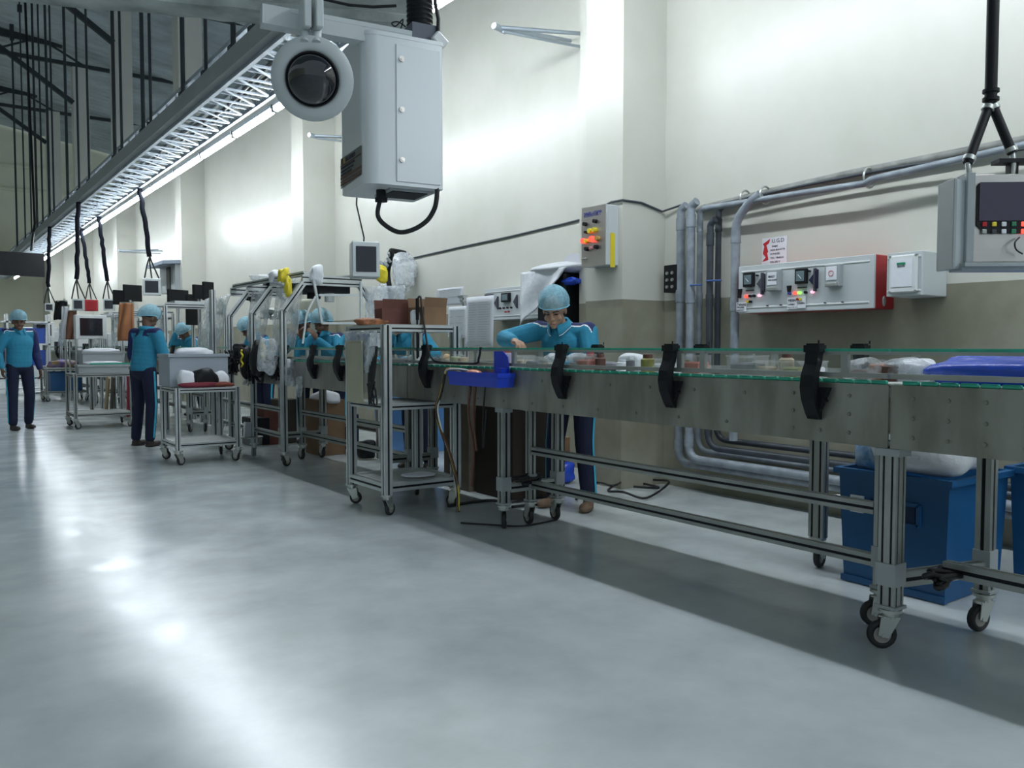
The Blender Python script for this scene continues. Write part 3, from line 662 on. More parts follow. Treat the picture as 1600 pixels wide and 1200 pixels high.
for i, (u, m) in enumerate([(.02, BLK), (.075, LEDR), (.108, BLK), (.14, BLK), (.185, LEDP), (.42, INKB), (.462, LEDR), (.495, LEDG), (.54, BLK), (.59, LEDP)]): knob(u, .645 - u * .02, m, .010)
for (u, m) in ((.09, YEL), (.112, BLK), (.485, RED), (.505, YEL)): knob(u, .76, m, .009)
for u in (.02, .415):
    b = MB(); b.prism([(0, 0), (.03, 0), (.022, -.05), (.008, -.05)], P(u - .012, .48, 0), (0, -1, 0), (0, 0, 1), (-.02, 0, 0)); b.build('toggle', BLK, t)
for (u, v) in ((.25, .86), (.355, .86), (.68, .86), (.80, .86)): knob(u, v, BLK, .004)
nt_ = plate(.035, .86, .085, .20, .001, PAPER, 'paper_note', t, 0, .008)
text(nt_, 'Tabung', .028, P(-.002, .83, .0105), XD, UP, INK); text(nt_, 'PROSES', .02, P(-.002, .89, .0105), XD, UP, INK); text(nt_, 'panel no.1', .016, P(-.002, .94, .0105), XD, UP, INK)
nt_ = plate(.44, .83, .075, .24, .001, PAPER, 'paper_note', t, 0, .008)
text(nt_, 'MESIN', .024, P(.41, .80, .0105), XD, UP, INK); text(nt_, 'Lampu', .02, P(.41, .87, .0105), XD, UP, INK); text(nt_, 'no: 1 - 2 - 3', .014, P(.41, .93, .0105), XD, UP, INK)
nt_ = plate(.51, .82, .06, .24, .001, PAPER, 'paper_note', t, 0, .008); text(nt_, 'LAMPU', .017, P(.485, .86, .0105), XD, UP, INK)
b = MB(); q = Vector((WX - .13, P(1, 0).y - .004, P(0, .86).z)); b.ell(q, (.02, .01, .035)); b.build('latch', HUB, t)
t, P, plate, knob, w, h = wall_panel('grey control panel with gauges behind the worker, left of the pilaster', 757, 856, 452, 501, .22, False, False)
for (u, v, kind) in ((.10, .32, 0), (.38, .32, 0), (.72, .30, 1)):
    g = plate(u, v, .13, .28, .03, BLK if not kind else GREYD, 'gauge'); plate(u, v, .09, .18, .004, PAPER if kind else mat('dial_glass', (.16, .22, .24), .15), 'dial', g, .002, .03)
for u in (.24, .55): b = MB(); b.prism([(0, 0), (.06, .07), (.06, -.07)], P(u - .05, .47, 0), (0, -1, 0), (0, 0, 1), (-.02, 0, 0)); b.build('warning_wedge', INK, t)
for u in (.28, .34, .4, .46): knob(u, .64, BLK, .010)
for u in (.37, .42): knob(u, .76, RED, .008)
nt_ = plate(.06, .84, .12, .16, .001, PAPER, 'paper_note', t, 0, .008)
# stainless control box on the pilaster
t, P, plate, knob, w, h = wall_panel('small stainless control box with coloured buttons hanging on the pilaster', 910, 947, 326, 418, .14, False, False, X=CX)
plate(.5, .5, 1.0, 1.0, .003, STEEL2, 'face_plate', t, 0, .005)
for (u, v, m, r) in ((.2, .28, BLK, .018), (.62, .26, BLK, .018), (.25, .42, BLK, .012), (.42, .41, YEL, .022), (.6, .405, YEL, .022), (.13, .56, LEDR, .022), (.27, .57, YEL, .018), (.5, .55, LEDR, .026), (.72, .555, mat('ochre_button', (.45, .25, .06), .4), .022), (.27, .70, BLK, .018), (.47, .70, mat('pink_button', (.5, .25, .27), .4), .014), (.67, .69, BLK, .018)):
    b = MB(); b.cyl(P(u, v, .006), P(u, v, .04), r, r * .9, n=12); b.build('button', m, t)
text(t, 'PANEL UTAMA', .034, P(.10, .13, .0095), XD, UP, INKB); text(t, 'KONVEYOR 1', .034, P(.10, .165, .0095), XD, UP, INKB)
plate(.15, .86, .22, .02, .02, HUB, 'handle', t, .003, .006)
b = MB(); q = P(1, .75); b.box((CX - .07, q.y - .004, q.z), (.05, .004, .28)); b.build('side_label', YEL, t)
# junction box
t, P, plate, knob, w, h = wall_panel('beige plastic junction box with white lid label, right of the red-ended panel', 1386, 1441, 396, 464, .30, False, False)
plate(.5, .5, .80, .86, .02, WHITE, 'lid', t, .012); plate(.48, .48, .58, .62, .004, PAPER, 'lid_label', t, 0, .02)
b = MB(); b.box(P(.47, .27, .026), (.001, w * .24, h * .05)); b.build('green_mark', mat('green_print', (.01, .25, .12), .6), t); text(t, 'listrik', .022, P(.36, .35, .0255), XD, UP, INK)
for u in (.14, .86):
    for v in (.1, .9): knob(u, v, ALUD, .008)
# black switch box at the pipes
a = at(1037, 415, X=WX - .1); c = at(1057, 456, X=WX - .1)
t = thing('switch_box', 'black switch box with round plugs on the wall behind the pipes', 'switch box', (WX - .06, (a.y + c.y) / 2, c.z), world=True)
b = MB(); b.box((WX - .05, (a.y + c.y) / 2, (a.z + c.z) / 2), (.10, a.y - c.y, a.z - c.z), None, .004); b.build('box', BLK, t)
for u in (.3, .7):
    for v in (.3, .55, .8): q = Vector((WX - .10, a.y + (c.y - a.y) * u, a.z + (c.z - a.z) * v)); b = MB(); b.cyl(q, q - Vector((.012, 0, 0)), .014, n=10); b.build('plug', ALUD, t)
# warning sign
a = at(1191, 373, X=WX - .004); c = at(1229, 412, X=WX - .004)
t = thing('warning_sign', 'white paper warning sign with red jagged arrow taped above the long panel', 'sign', (WX - .002, (a.y + c.y) / 2, c.z), world=True)
b = MB(); b.box((WX - .003, (a.y + c.y) / 2, (a.z + c.z) / 2), (.003, a.y - c.y, a.z - c.z)); b.build('sheet', PAPER, t)
q = Vector((WX - .0055, a.y, a.z)); hh = a.z - c.z; ww = a.y - c.y
b = MB(); pr_ = [(.04, -.2), (.34, -.04), (.28, -.2), (.18, -.26), (.26, -.5), (.22, -.55), (.27, -.8), (.02, -.85), (.16, -.7), (.04, -.55), (.1, -.3)]
b.prism([(u * ww, v * hh) for u, v in pr_], q, (0, -1, 0), UP, (-.001, 0, 0)); b.build('arrow_mark', INKR, t)
for i, s_ in enumerate(('U.G.D', '(siaga)', 'ADA BAHAYA', 'DI PANEL', 'TEG. TINGGI', '220-380 V')): text(t, s_, .042 if i == 0 else .021, q + XD * (ww * (.40 if i < 2 else .34)) - UP * (hh * (.2 + .145 * i)), XD, UP, INK)
# hanging bag on the wall + cable bundle bracket
def crumple(c, r, seed, m, name, label, cat, group=None, parent=None, nu=26, nv=16, amt=.22, flat=False, rot=None):
    rnd = random.Random(seed); W_ = [(Vector((rnd.uniform(-1, 1), rnd.uniform(-1, 1), rnd.uniform(-1, 1))).normalized() * rnd.uniform(2, 9), rnd.uniform(0, 6), rnd.uniform(.3, 1)) for _ in range(9)]
    b = MB(); vs = []
    for j in range(nv + 1):
        ph = math.pi * j / nv
        for i in range(nu):
            t = 2 * math.pi * i / nu; d = Vector((math.sin(ph) * math.cos(t), math.sin(ph) * math.sin(t), -math.cos(ph)))
            k = 1 + amt * sum(math.sin(d.dot(w) + p) * q / (1 + w.length * .2) for w, p, q in W_) / 2.2
            e = .75; v = Vector([math.copysign(abs(x) ** e, x) for x in d]) * k
            z = v.z * r[2]
            if flat and z < -r[2] * .8: z = -r[2] * .8
            v = Vector((v.x * r[0], v.y * r[1], z))
            if rot: v = rot @ v
            vs.append(Vector(c) + v)
    b.add(vs, [(j * nu + i, j * nu + (i + 1) % nu, (j + 1) * nu + (i + 1) % nu, (j + 1) * nu + i) for j in range(nv) for i in range(nu)], True)
    if parent: return b.build(name, m, parent)
    return single(b, name, m, label, cat, group)
c = at(632, 424, X=WX - .16); crumple(c, (.14, .15, .24), 3, FILM, 'plastic_bag', 'clear white plastic bag wrapped round a wall box above the boxes', 'bag'); 
b = MB(); b.box((WX - .15, c.y, c.z - .05), (.2, .16, .28), None, .02); single(b, 'wall_box', WHITE, 'white wall box wrapped inside the clear plastic bag', 'box')
b = MB(); c0 = at(612, 398, X=WX - .2); pts = [(WX, c0.y, c0.z + .03), c0 + UP * .05, c0, at(606, 425, X=WX - .2), at(609, 452, X=WX - .2), at(611, 466, X=WX - .12)]
b.tube(smoothpath(pts, 6), .035, 8); single(b, 'cable_bundle', BLK, 'thick black cable bundle curving down the wall beside the bagged box', 'cable')
b = MB(); c0 = at(597, 412, X=WX - .3)
for i in range(9): q = c0 + Vector((random.uniform(-.1, .1), random.uniform(-.12, .12), random.uniform(-.1, .12))); b.cyl(q, q + Vector((random.uniform(-.1, .1), random.uniform(-.1, .1), random.uniform(-.1, .1))), .02, n=6)
b.bar(c0, (WX, c0.y, c0.z), .04, .04)
single(b, 'valve_cluster', GREYD, 'cluster of grey valves and fittings on the wall beside the black cable bundle', 'valve')
# grey ventilation hood far down on the wall
t = thing('wall_cabinet', 'blue-grey metal cabinet with slanted lid fixed high on the wall, far back', 'cabinet', (5.0, yx(262, 4.9), 1.6), world=True)
y0 = yx(252, 4.7); y1 = yx(276, 4.7); za = at(270, 452, X=4.7).z; zb_ = at(270, 416, X=4.7).z
b = MB(); b.box((5.0, (y0 + y1) / 2, (za + zb_) / 2), (.6, y0 - y1, zb_ - za + .1)); b.build('body', GREYD, t); b = MB(); b.box((4.88, (y0 + y1) / 2, zb_ + .09), (.9, (y0 - y1) * 1.1, .07), Euler((0, R(-4), 0)).to_matrix()); b.build('lid', mat('bluegrey_paint', (.25, .29, .36), .5), t)
b = MB(); b.box((4.69, y0 - (y0 - y1) * .6, (za + zb_) / 2), (.02, .3, zb_ - za)); b.build('slot', BLK, t)
# sensors high on the wall
c = at(303, 372, X=WX - .2); b = MB(); b.cyl(c - UP * .14, c + UP * .02, .07, .1, 12); b.bar(c, (WX, c.y, c.z), .04, .04); b.ell(c + UP * .03, (.1, .1, .06)); single(b, 'security_camera', WHITE, 'small white security camera fixed high on the wall pilaster', 'camera')

# ================================================================== HANGING MONITORS
def monitor(label, c, w, h, d, face, pole_top, style=0, m=GREY, group=None, red=False):
    """boxed monitor facing direction 'face' hung from a pole"""
    c = Vector(c); f = Vector(face).normalized(); s_ = UP.cross(f).normalized(); rot = Matrix((s_, f, UP)).transposed()
    t = thing('hanging_monitor', label, 'monitor', tuple(c - UP * h / 2), world=True, group=group)
    b = MB(); b.box(c - f * (d / 2), (w, d, h), rot, .006); b.build('casing', m, t)
    b = MB(); b.box(c + f * .002, (w * .98, .012, h * .98), rot, .004); fr = b.build('bezel', GREY if not red else RED, t)
    b = MB(); b.box(c + f * .009, (w * .74, .006, h * .72), rot, .004); b.build('screen', SCR if not red else RED, t)
    return t, s_, f, rot
c = cw(1553, 341, 3.0) + RV * .03
f = (-DV * 1.0 - RV * .05).normalized()
t, s_, f, rot = monitor('steel-framed control monitor with lit buttons hanging from black pole at upper right', c, .29, .34, .10, f, 0, m=GREYD)
for o in t.children: bpy.data.objects.remove(o)
sx = -s_ if s_.dot(RV) < 0 else s_
rot = Matrix((sx, -f, UP)).transposed()
def mp(u, v, o=0): return c + sx * u + UP * v + f * o
b = MB(); b.box(mp(.03, 0, -.03), (.31, .06, .315), rot, .004); b.build('casing', STEEL2, t)
b = MB(); b.box(mp(-.122, .0, -.02), (.03, .09, .32), rot, .003); b.build('side_rail', GREYD, t)
b = MB(); b.box(mp(-.152, -.02, -.05), (.055, .12, .315), rot, .004); b.build('side_box', GREY, t); b = MB(); b.box(mp(-.175, -.02, -.04), (.012, .125, .32), rot, .002); b.build('side_flange', GREYD, t)
fr_ = [(-.092, .10), (-.082, .112), (.16, .112), (.16, -.05), (.15, -.062), (.145, -.07), (-.062, -.07), (-.092, -.04)]
b = MB(); b.prism(fr_, mp(.0, .015, .0005), sx, UP, f * .006); scr = b.build('panel_face', BLK, t)
b = MB(); b.box(mp(.035, .058, .008), (.24, .003, .135), rot); b.build('screen', mat('dim_display', (.03, .028, .045), .15, emit=(.35, .3, .5), es=.03), scr)
cols = [(INKR, YEL, PAPER, mat('green_button', (.02, .2, .1), .4), LEDR, BLK, INK), (ALUD, INK, PAPER, mat('green_button'), LEDR, INK, INK)]
for r_ in range(2):
    for k in range(7):
        b = MB(); b.box(mp(-.066 + .034 * k, -.022 - .026 * r_, .009), (.017, .005, .016), rot, .002); b.build('button', cols[r_][k], scr)
b = MB(); b.box(mp(.04, -.135, .012), (.25, .03, .05), rot); b.build('glass_tray', ACR, t)
b = MB(); b.box(mp(.02, -.168, .0), (.34, .10, .014), rot); b.box(mp(.0, -.18, -.02), (.3, .10, .014), rot); b.build('base_plate', GREYD, t)
b = MB(); b.tube(smoothpath([mp(.055, -.07, .012), mp(.03, -.09, .03), mp(.035, -.115, .03), mp(.06, -.13, .025)], 5), .003, 5); b.build('wire', CABLE, t)
b = MB(); b.box(mp(.06, .205, -.03), (.15, .06, .014), rot); b.build('top_plate', BLK, t); b = MB(); b.box(mp(.045, .18, -.03), (.03, .03, .05), rot); b.build('stem', BLK, t)
apex = cw(1548, 158, 3.05); ft1 = cw(1512, 255, 3.0); ft2 = cw(1582, 240, 3.02)
for e in (ft1, ft2):
    b = MB(); b.tube([apex, e], .0165, 10); lg = b.build('fork_pole', BLK, t)
    for k in (.12, .93): q = apex.lerp(e, k); dr = (e - apex).normalized(); b = MB(); b.cyl(q - dr * .008, q + dr * .008, .022, n=10); b.build('ring_clamp', HUB, lg)
for e in (ft1, ft2): b = MB(); b.tube([e, e - UP * .035 + f * .01, Vector((e.x, e.y, mp(0, .15).z))], .010, 6); b.build('end_fitting', HUB, t)
b = MB(); b.tube([apex - UP * .005, (apex.x, apex.y, roofz(apex.x) - .0)], .0205, 12); b.build('pole', BLK, t)
for z in (apex.z + .03, apex.z + .0): b = MB(); b.cyl((apex.x, apex.y, z), (apex.x, apex.y, z + .012), .028, n=12); b.build('ring_clamp', BLK, t)
# small monitor over the hood
c = at(572, 405, X=3.25); dd_ = Vector((-.35, -1, 0)).normalized()
t, s_, f, rot = monitor('small grey boxed monitor hanging on a thin cable above the inspection hood', c, .24, .31, .24, dd_, 0, m=GREYD)
b = MB(); ct = c - f * .18 + UP * .15; b.tube([ct, ct + UP * .06 + RV * .004, at(557, 320, X=3.25 - .0) , ct + UP * 2.2 + RV * .03, Vector((ct.x, ct.y, 4.21))], .008, 6); b.build('hanging_cable', CABLE, t)
# far row of monitors
far = [(237, 448, 3.78, 305, 26, 26, 0, 'grey framed monitor hanging from a thick black wrapped pole above the bending worker'),
       (170, 476, 3.78, 372, 16, 18, 0, 'small grey monitor hanging beside the red-backed one, far back'),
       (142, 477, 3.78, 395, 20, 18, 1, 'red-backed monitor hanging from a forked cable pole, far back'),
       (122, 476, 2.9, 372, 16, 18, 0, 'small grey monitor hanging left of the red-backed one, far back'),
       (77, 480, 2.9, 420, 12, 12, 0, 'tiny dark monitor hanging on the farthest visible pole')]
WRAP = mat('wrapped_pole', (.008, .009, .014), .9, 0, 0, 5, .5, 30, spec=.1)
for i, (px, py, X, ps, wx, hx, red, lb) in enumerate(far):
    c = at(px, py, X=X); dist = (c - Vector((0, 0, CH))).dot(DV); k = dist / FPX
    t, s_, f, rot = monitor(lb, c, wx * k, hx * k, .15, (-.3, -1, 0), 0, m=ALU, red=bool(red))
    top = Vector((2.96, c.y + .1, 4.24)) if X < 3 else Vector((3.62, c.y + .1, 4.20)); j = c + UP * (hx * k / 2 + .42); j.y += .1
    b = MB(); pp = [j.lerp(top, q / 14) + Vector((random.uniform(-.012, .012), 0, 0)) for q in range(15)]; b.tube(pp, .045 if i == 0 else .045, 8); b.build('pole', WRAP, t)
    for sg in (-1, 0, 1): b = MB(); b.tube(smoothpath([j, j - UP * .15 + s_ * (.05 * sg), c + UP * (hx * k / 2) + s_ * (.13 * sg) - f * .08], 4), .014, 6); b.build('stay_cable', CABLE, t)
b = MB(); c = at(15, 412, Y=25.5); b.box(c, (1.6, .1, .62), Euler((0, 0, R(3))).to_matrix()); b.tube([c + Vector((.5, 0, .37)), c + Vector((.6, 0, 1.1)), (c.x + .5, c.y, 10.84)], .03, 6); b.tube([c + Vector((-.5, 0, .37)), (c.x - .5, c.y, 10.84)], .03, 6)
single(b, 'display_board', BLK, 'dark hanging display board at the far left end of the tube lamps', 'display board')
# ================================================================== PEOPLE
def limb(b, p0, p1, r0, r1, n=12):
    p0, p1 = Vector(p0), Vector(p1); b.cyl(p0, p1, r0, r1, n); b.ell(p0, (r0,) * 3, nu=n, nv=8); b.ell(p1, (r1,) * 3, nu=n, nv=8)
def fuse(b, name, mats, parent, vox, smooth=4, classify=None):
    """union of overlapping shapes grown together into ONE continuous surface"""
    me = bpy.data.meshes.new('tmp'); me.from_pydata(b.v, [], b.f); me.update()
    o = bpy.data.objects.new('tmp', me); COL.objects.link(o)
    m = o.modifiers.new('r', 'REMESH'); m.mode = 'VOXEL'; m.voxel_size = vox
    s = o.modifiers.new('s', 'SMOOTH'); s.iterations = smooth; s.factor = .5
    bpy.context.view_layer.update()
    out = bpy.data.meshes.new_from_object(o.evaluated_get(bpy.context.evaluated_depsgraph_get()))
    bpy.data.objects.remove(o); bpy.data.meshes.remove(me)
    ms = mats if isinstance(mats, (list, tuple)) else [mats]
    out.materials.clear()
    for k in ms: out.materials.append(k)
    out.polygons.foreach_set('use_smooth', [True] * len(out.polygons))
    if classify: out.polygons.foreach_set('material_index', [classify(p.center, p.normal) for p in out.polygons])
    out.update(); o = bpy.data.objects.new(name, out); COL.objects.link(o); o.parent = parent; return o
def hand(b, w, d, pn, side, curl=.5, s=1.0):
    """palm from wrist w along d, palm normal pn, side=+1/-1 for thumb side, five separate fingers"""
    d = Vector(d).normalized(); pn = (Vector(pn) - d * Vector(pn).dot(d)).normalized(); sd = d.cross(pn) * side; w = Vector(w)
    rot = Matrix((sd, d, pn)).transposed()
    b.ell(w + d * .05 * s, (.040 * s, .052 * s, .016 * s), rot, 12, 8); limb(b, w - d * .01, w + d * .03, .024 * s, .024 * s)
    for k, (off, ln) in enumerate(((.030, .072), (.010, .080), (-.011, .074), (-.030, .058))):
        p = w + d * (.088 - abs(off) * .15) * s + sd * off * s; a = curl * (.7 + .12 * k); r = .0085 * s
        for seg, f_ in enumerate((.45, .32, .25)):
            q = p + (d * math.cos(a) + pn * math.sin(a)) * (ln * f_ * s); limb(b, p, q, r, r * .93, 8); p = q; r *= .93; a += curl * .9
    p = w + d * .025 * s + sd * .034 * s; q = p + (d * .6 + sd * .6 + pn * .35).normalized() * .035 * s; limb(b, p, q, .0115 * s, .0095 * s, 8)
    limb(b, q, q + (d * .85 + sd * .1 + pn * .5).normalized() * .03 * s, .0095 * s, .0085 * s, 8)
def person(label, loc, rz, J, skin=SKIN, vox=.011, navy=False, fine=False, seed=1, curl=.5):
    t = thing('person', label, 'person', loc, rz)
    D = dict(pel=(0, 0, .93), chest=(0, -.02, 1.24), neck=(0, -.02, 1.42), head=(0, -.05, 1.55), pitch=10, yaw=0,
             sR=(-.18, -.01, 1.38), sL=(.18, -.01, 1.38), eR=(-.24, .02, 1.10), eL=(.24, .02, 1.10), wR=(-.25, -.08, .86), wL=(.25, -.08, .86),
             hR=(-.095, 0, .90), hL=(.095, 0, .90), kR=(-.11, -.02, .50), kL=(.11, -.02, .50), aR=(-.12, .02, .09), aL=(.12, .02, .09),
             hdR=(0, -.2, -1), hdL=(0, -.2, -1), pnR=(1, 0, 0), pnL=(-1, 0, 0), toe=0)
    D.update(J); V = {k: Vector(v) if isinstance(v, tuple) else v for k, v in D.items()}
    H = Matrix.Rotation(R(V['yaw']), 3, 'Z') @ Matrix.Rotation(R(V['pitch']), 3, 'X'); hc = V['head']
    def hpnt(x, y, z): return hc + H @ Vector((x, y, z))
    # body
    b = MB()
    b.ell(hpnt(0, .012, .025), (.074, .092, .095), H, 18, 14); b.ell(hpnt(0, -.022, -.045), (.060, .068, .068), H, 16, 12); b.ell(hpnt(0, -.068, -.092), (.026, .022, .02), H, 10, 8)
    limb(b, hpnt(0, -.085, .012), hpnt(0, -.102, -.022), .009, .013, 8)
    for s_ in (-1, 1):
        b.ell(hpnt(.010 * s_, -.098, -.027), (.009, .010, .008), H, 8, 6); b.ell(hpnt(.078 * s_, .008, -.008), (.010, .020, .030), H, 10, 8); b.ell(hpnt(.042 * s_, -.062, -.03), (.022, .022, .022), H, 10, 8)
        limb(b, hpnt(.012 * s_, -.083, .03), hpnt(.05 * s_, -.068, .028), .009, .008, 8)
    b.ell(hpnt(0, -.086, -.057), (.022, .012, .007), H, 10, 6); b.ell(hpnt(0, -.085, -.068), (.019, .012, .007), H, 10, 6)
    limb(b, V['neck'], hpnt(0, .025, -.05), .052, .05)
    limb(b, V['chest'], V['neck'] - Vector((0, 0, .03)), .09, .05); limb(b, V['pel'], V['chest'], .10, .10)
    for s_ in 'RL':
        limb(b, V['s' + s_], V['e' + s_], .040, .034); limb(b, V['e' + s_], V['w' + s_], .034, .024); limb(b, V['chest'], V['s' + s_], .07, .04)
        limb(b, V['h' + s_], V['k' + s_], .07, .045); limb(b, V['k' + s_], V['a' + s_], .045, .032)
        hand(b, V['w' + s_], V['hd' + s_], V['pn' + s_], 1 if s_ == 'R' else -1, curl)
    body = fuse(b, 'body', skin, t, .0052 if fine else vox * .8, 3 if fine else 2)
    # face details
    for s_ in (-1, 1):
        b = MB(); b.ell(hpnt(.031 * s_, -.0795, .006), (.0145, .006, .0045 if fine else .007), H, 10, 6); b.build('eye', HAIR, t)
        b = MB(); b.tube([hpnt(.014 * s_, -.096, .030), hpnt(.03 * s_, -.091, .036), hpnt(.05 * s_, -.076, .030)], .0042, 6); b.build('eyebrow', HAIR, t)
    b = MB(); b.ell(hpnt(0, -.094, -.0625), (.021, .0055, .007), H, 10, 6); b.build('lips', mat('lips', (.26, .10, .085), .5), t)
    b = MB(); b.ell(hpnt(0, .03, .04), (.080, .085, .085), H, 16, 12); b.build('hair', HAIR, t)
    # hairnet
    rnd = random.Random(seed); b = MB(); vs = []; nu, nv = 36, 16
    for j in range(nv + 1):
        ph = math.pi * .60 * j / nv
        for i in range(nu):
            th = 2 * math.pi * i / nu; k = 1 + .02 * math.sin(7 * th + seed) * (j / nv) + .015 * math.sin(11 * th + 3 * ph)
            x = math.sin(ph) * math.cos(th) * .110 * k; y = math.sin(ph) * math.sin(th) * .128 * k; z = math.cos(ph) * .118
            if y > 0: y *= 1.15; z -= .06 * (y / .12) ** 1.2 * (j / nv)
            else: z += .030 * (-y / .12) * (j / nv)
            vs.append(hpnt(x, y + .016, z + .064))
    b.add(vs, [(j * nu + i, j * nu + (i + 1) % nu, (j + 1) * nu + (i + 1) % nu, (j + 1) * nu + i) for j in range(nv) for i in range(nu)], True)
    hn = b.build('hairnet', NET, t); b = MB(); b.tube(vs[-nu:] + [vs[-nu]], .0045, 6); b.build('elastic_band', mat('net_elastic', (.2, .55, .72), .7), hn)
    # shirt
    b = MB(); ax = (V['chest'] - V['pel']); rt = ax.to_track_quat('Z', 'Y').to_matrix()
    rt = Matrix((Vector((1, 0, 0)), ax.normalized().cross(Vector((1, 0, 0))), ax.normalized())).transposed()
    b.ell(V['pel'].lerp(V['chest'], .02), (.172, .125, .12), rt, 18, 10); b.ell(V['pel'].lerp(V['chest'], .5), (.168, .125, .17), rt, 18, 12); b.ell(V['chest'], (.182, .128, .16), rt, 18, 12)
    for f_ in (.2, .35, .65, .82): b.ell(V['pel'].lerp(V['chest'], f_), (.172, .127, .13), rt, 18, 10)
    AR = 1.14 if fine else 1.12
    limb(b, V['sR'], V['sL'], .066, .066); limb(b, V['chest'].lerp(V['neck'], .6), V['neck'] - (V['neck'] - V['chest']).normalized() * .02, .10, .066)
    rnd = random.Random(seed)
    for s_ in 'RL':
        limb(b, V['s' + s_], V['e' + s_], .066 * AR, .056 * AR); limb(b, V['e' + s_], V['e' + s_].lerp(V['w' + s_], .88), .056 * AR, .043)
        for q in range(5): # folds at the elbow
            c = V['e' + s_].lerp(V['s' + s_] if q % 2 else V['w' + s_], rnd.uniform(.0, .4)); b.ell(c + Vector((rnd.uniform(-.012, .012), rnd.uniform(-.012, .012), rnd.uniform(-.012, .012))), (.058, .058, .018), Euler((rnd.uniform(-1, 1), rnd.uniform(-1, 1), 0)).to_matrix(), 12, 8)
    sR, sL, nk = V['sR'], V['sL'], V['neck']
    def cl(c, n):
        for sh, e in ((sR, V['eR']), (sL, V['eL'])):
            u = (sh - nk).normalized(); a = (c - nk).dot(u); dist = (c - sh).length; L_ = (sh - nk).length
            if navy and ((navy == 'L') == (sh.x > 0)) and (c.x > 0) == (sh.x > 0):
                ar = (e - sh); tt = (c - sh).dot(ar) / ar.length_squared
                off = ((c - sh) - ar * max(0, min(1, tt))).length
                if abs(c.x) > .17 and (off < .095 or tt > 1): return 1
            if (c.x > 0) == (sh.x > 0) and c.z > sh.z - .03 and .05 < a < L_ + .045:
                if n.z > .12 and dist < .17:
                    back = (c - sh).dot(Vector((0, 1, 0)))
                    if back > -.050: return 1
                    if back > -.057: return 2
        return 0
    fuse(b, 'shirt', [SHIRT, NAVY2, PIPING], t, .0065 if fine else vox, 3, cl)
    # collar
    b = MB(); nd = (hpnt(0, .02, -.06) - V['neck']).normalized(); xs = Vector((1, 0, 0)); ys = nd.cross(xs).normalized(); n = 22; vs = []
    for (rr, hh) in ((.064, .052), (.078, .060), (.092, .018), (.086, .012)):
        for i in range(n + 1):
            th = R(-90 + 22) + R(316) * i / n; g = 1 + .25 * math.exp(-((min(i, n - i)) / 2.5) ** 2)
            vs.append(V['neck'] + (xs * math.cos(th) * rr + ys * math.sin(th) * rr * 1.05 * (g if rr > .085 else 1)) + nd * (hh - .02 - (g - 1) * .12 * (rr > .085)))
    # front is -Y: ys points backwards or forwards depending on tilt
    b.add(vs, [(r_ * (n + 1) + i, r_ * (n + 1) + i + 1, (r_ + 1) * (n + 1) + i + 1, (r_ + 1) * (n + 1) + i) for r_ in range(3) for i in range(n)], True)
    co = b.build('collar', SHIRT, t)
    if fine:
        e0 = [vs[2 * (n + 1) + i] for i in range(n + 1)]; b = MB(); b.tube(e0, .0022, 5); b.build('collar_piping', PIPING, co)
    # trousers
    b = MB(); b.ell(V['pel'] - Vector((0, 0, .02)), (.165, .12, .12), None, 18, 10)
    for s_ in 'RL':
        limb(b, V['h' + s_], V['k' + s_], .092, .070); limb(b, V['k' + s_], V['a' + s_] + Vector((0, 0, .02)), .070, .058)
        for q in range(3): b.ell(V['k' + s_].lerp(V['a' + s_], .55 + .15 * q), (.068, .068, .014), Euler((rnd.uniform(-.5, .5), rnd.uniform(-.5, .5), 0)).to_matrix(), 12, 8)
    tr_ = fuse(b, 'trousers', NAVY, t, .010 if fine else vox, 3)
    for s_, sg in (('R', -1), ('L', 1)):
        b = MB(); P_ = [V['h' + s_] + Vector((sg * .092, 0, .0)), V['h' + s_].lerp(V['k' + s_], .5) + Vector((sg * .082, .0, 0)), V['k' + s_] + Vector((sg * .070, 0, 0)), V['k' + s_].lerp(V['a' + s_], .5) + Vector((sg * .066, .0, 0)), V['a' + s_] + Vector((sg * .060, 0, .02))]
        P_ = smoothpath(P_, 5); A = [p + Vector((sg * .003, -.012, 0)) for p in P_]; B = [p + Vector((sg * .003, .012, 0)) for p in P_]; n = len(P_); b.add(A + B, [(i, i + 1, n + i + 1, n + i) for i in range(n - 1)], True); b.build('side_stripe', STRIPE, tr_, solid=.006)
        b = MB(); a = V['a' + s_]; tw = R(V['toe']) * sg; fr = Vector((math.sin(tw), -math.cos(tw), 0)); rot = Matrix((Vector((fr.y * -1, fr.x, 0)), -fr, UP)).transposed(); base = Vector((a.x, a.y, 0))
        b.ell(base + fr * .0 + UP * .045, (.042, .055, .045), rot, 14, 8); b.ell(base + fr * .09 + UP * .034, (.046, .085, .034), rot, 14, 8); b.ell(base + fr * .045 + UP * .016, (.046, .125, .016), rot, 16, 8); limb(b, a, a + UP * .03, .042, .04)
        fuse(b, 'shoe', SHOE if fine else SHOED, t, .008, 2)
    return t, hpnt, V
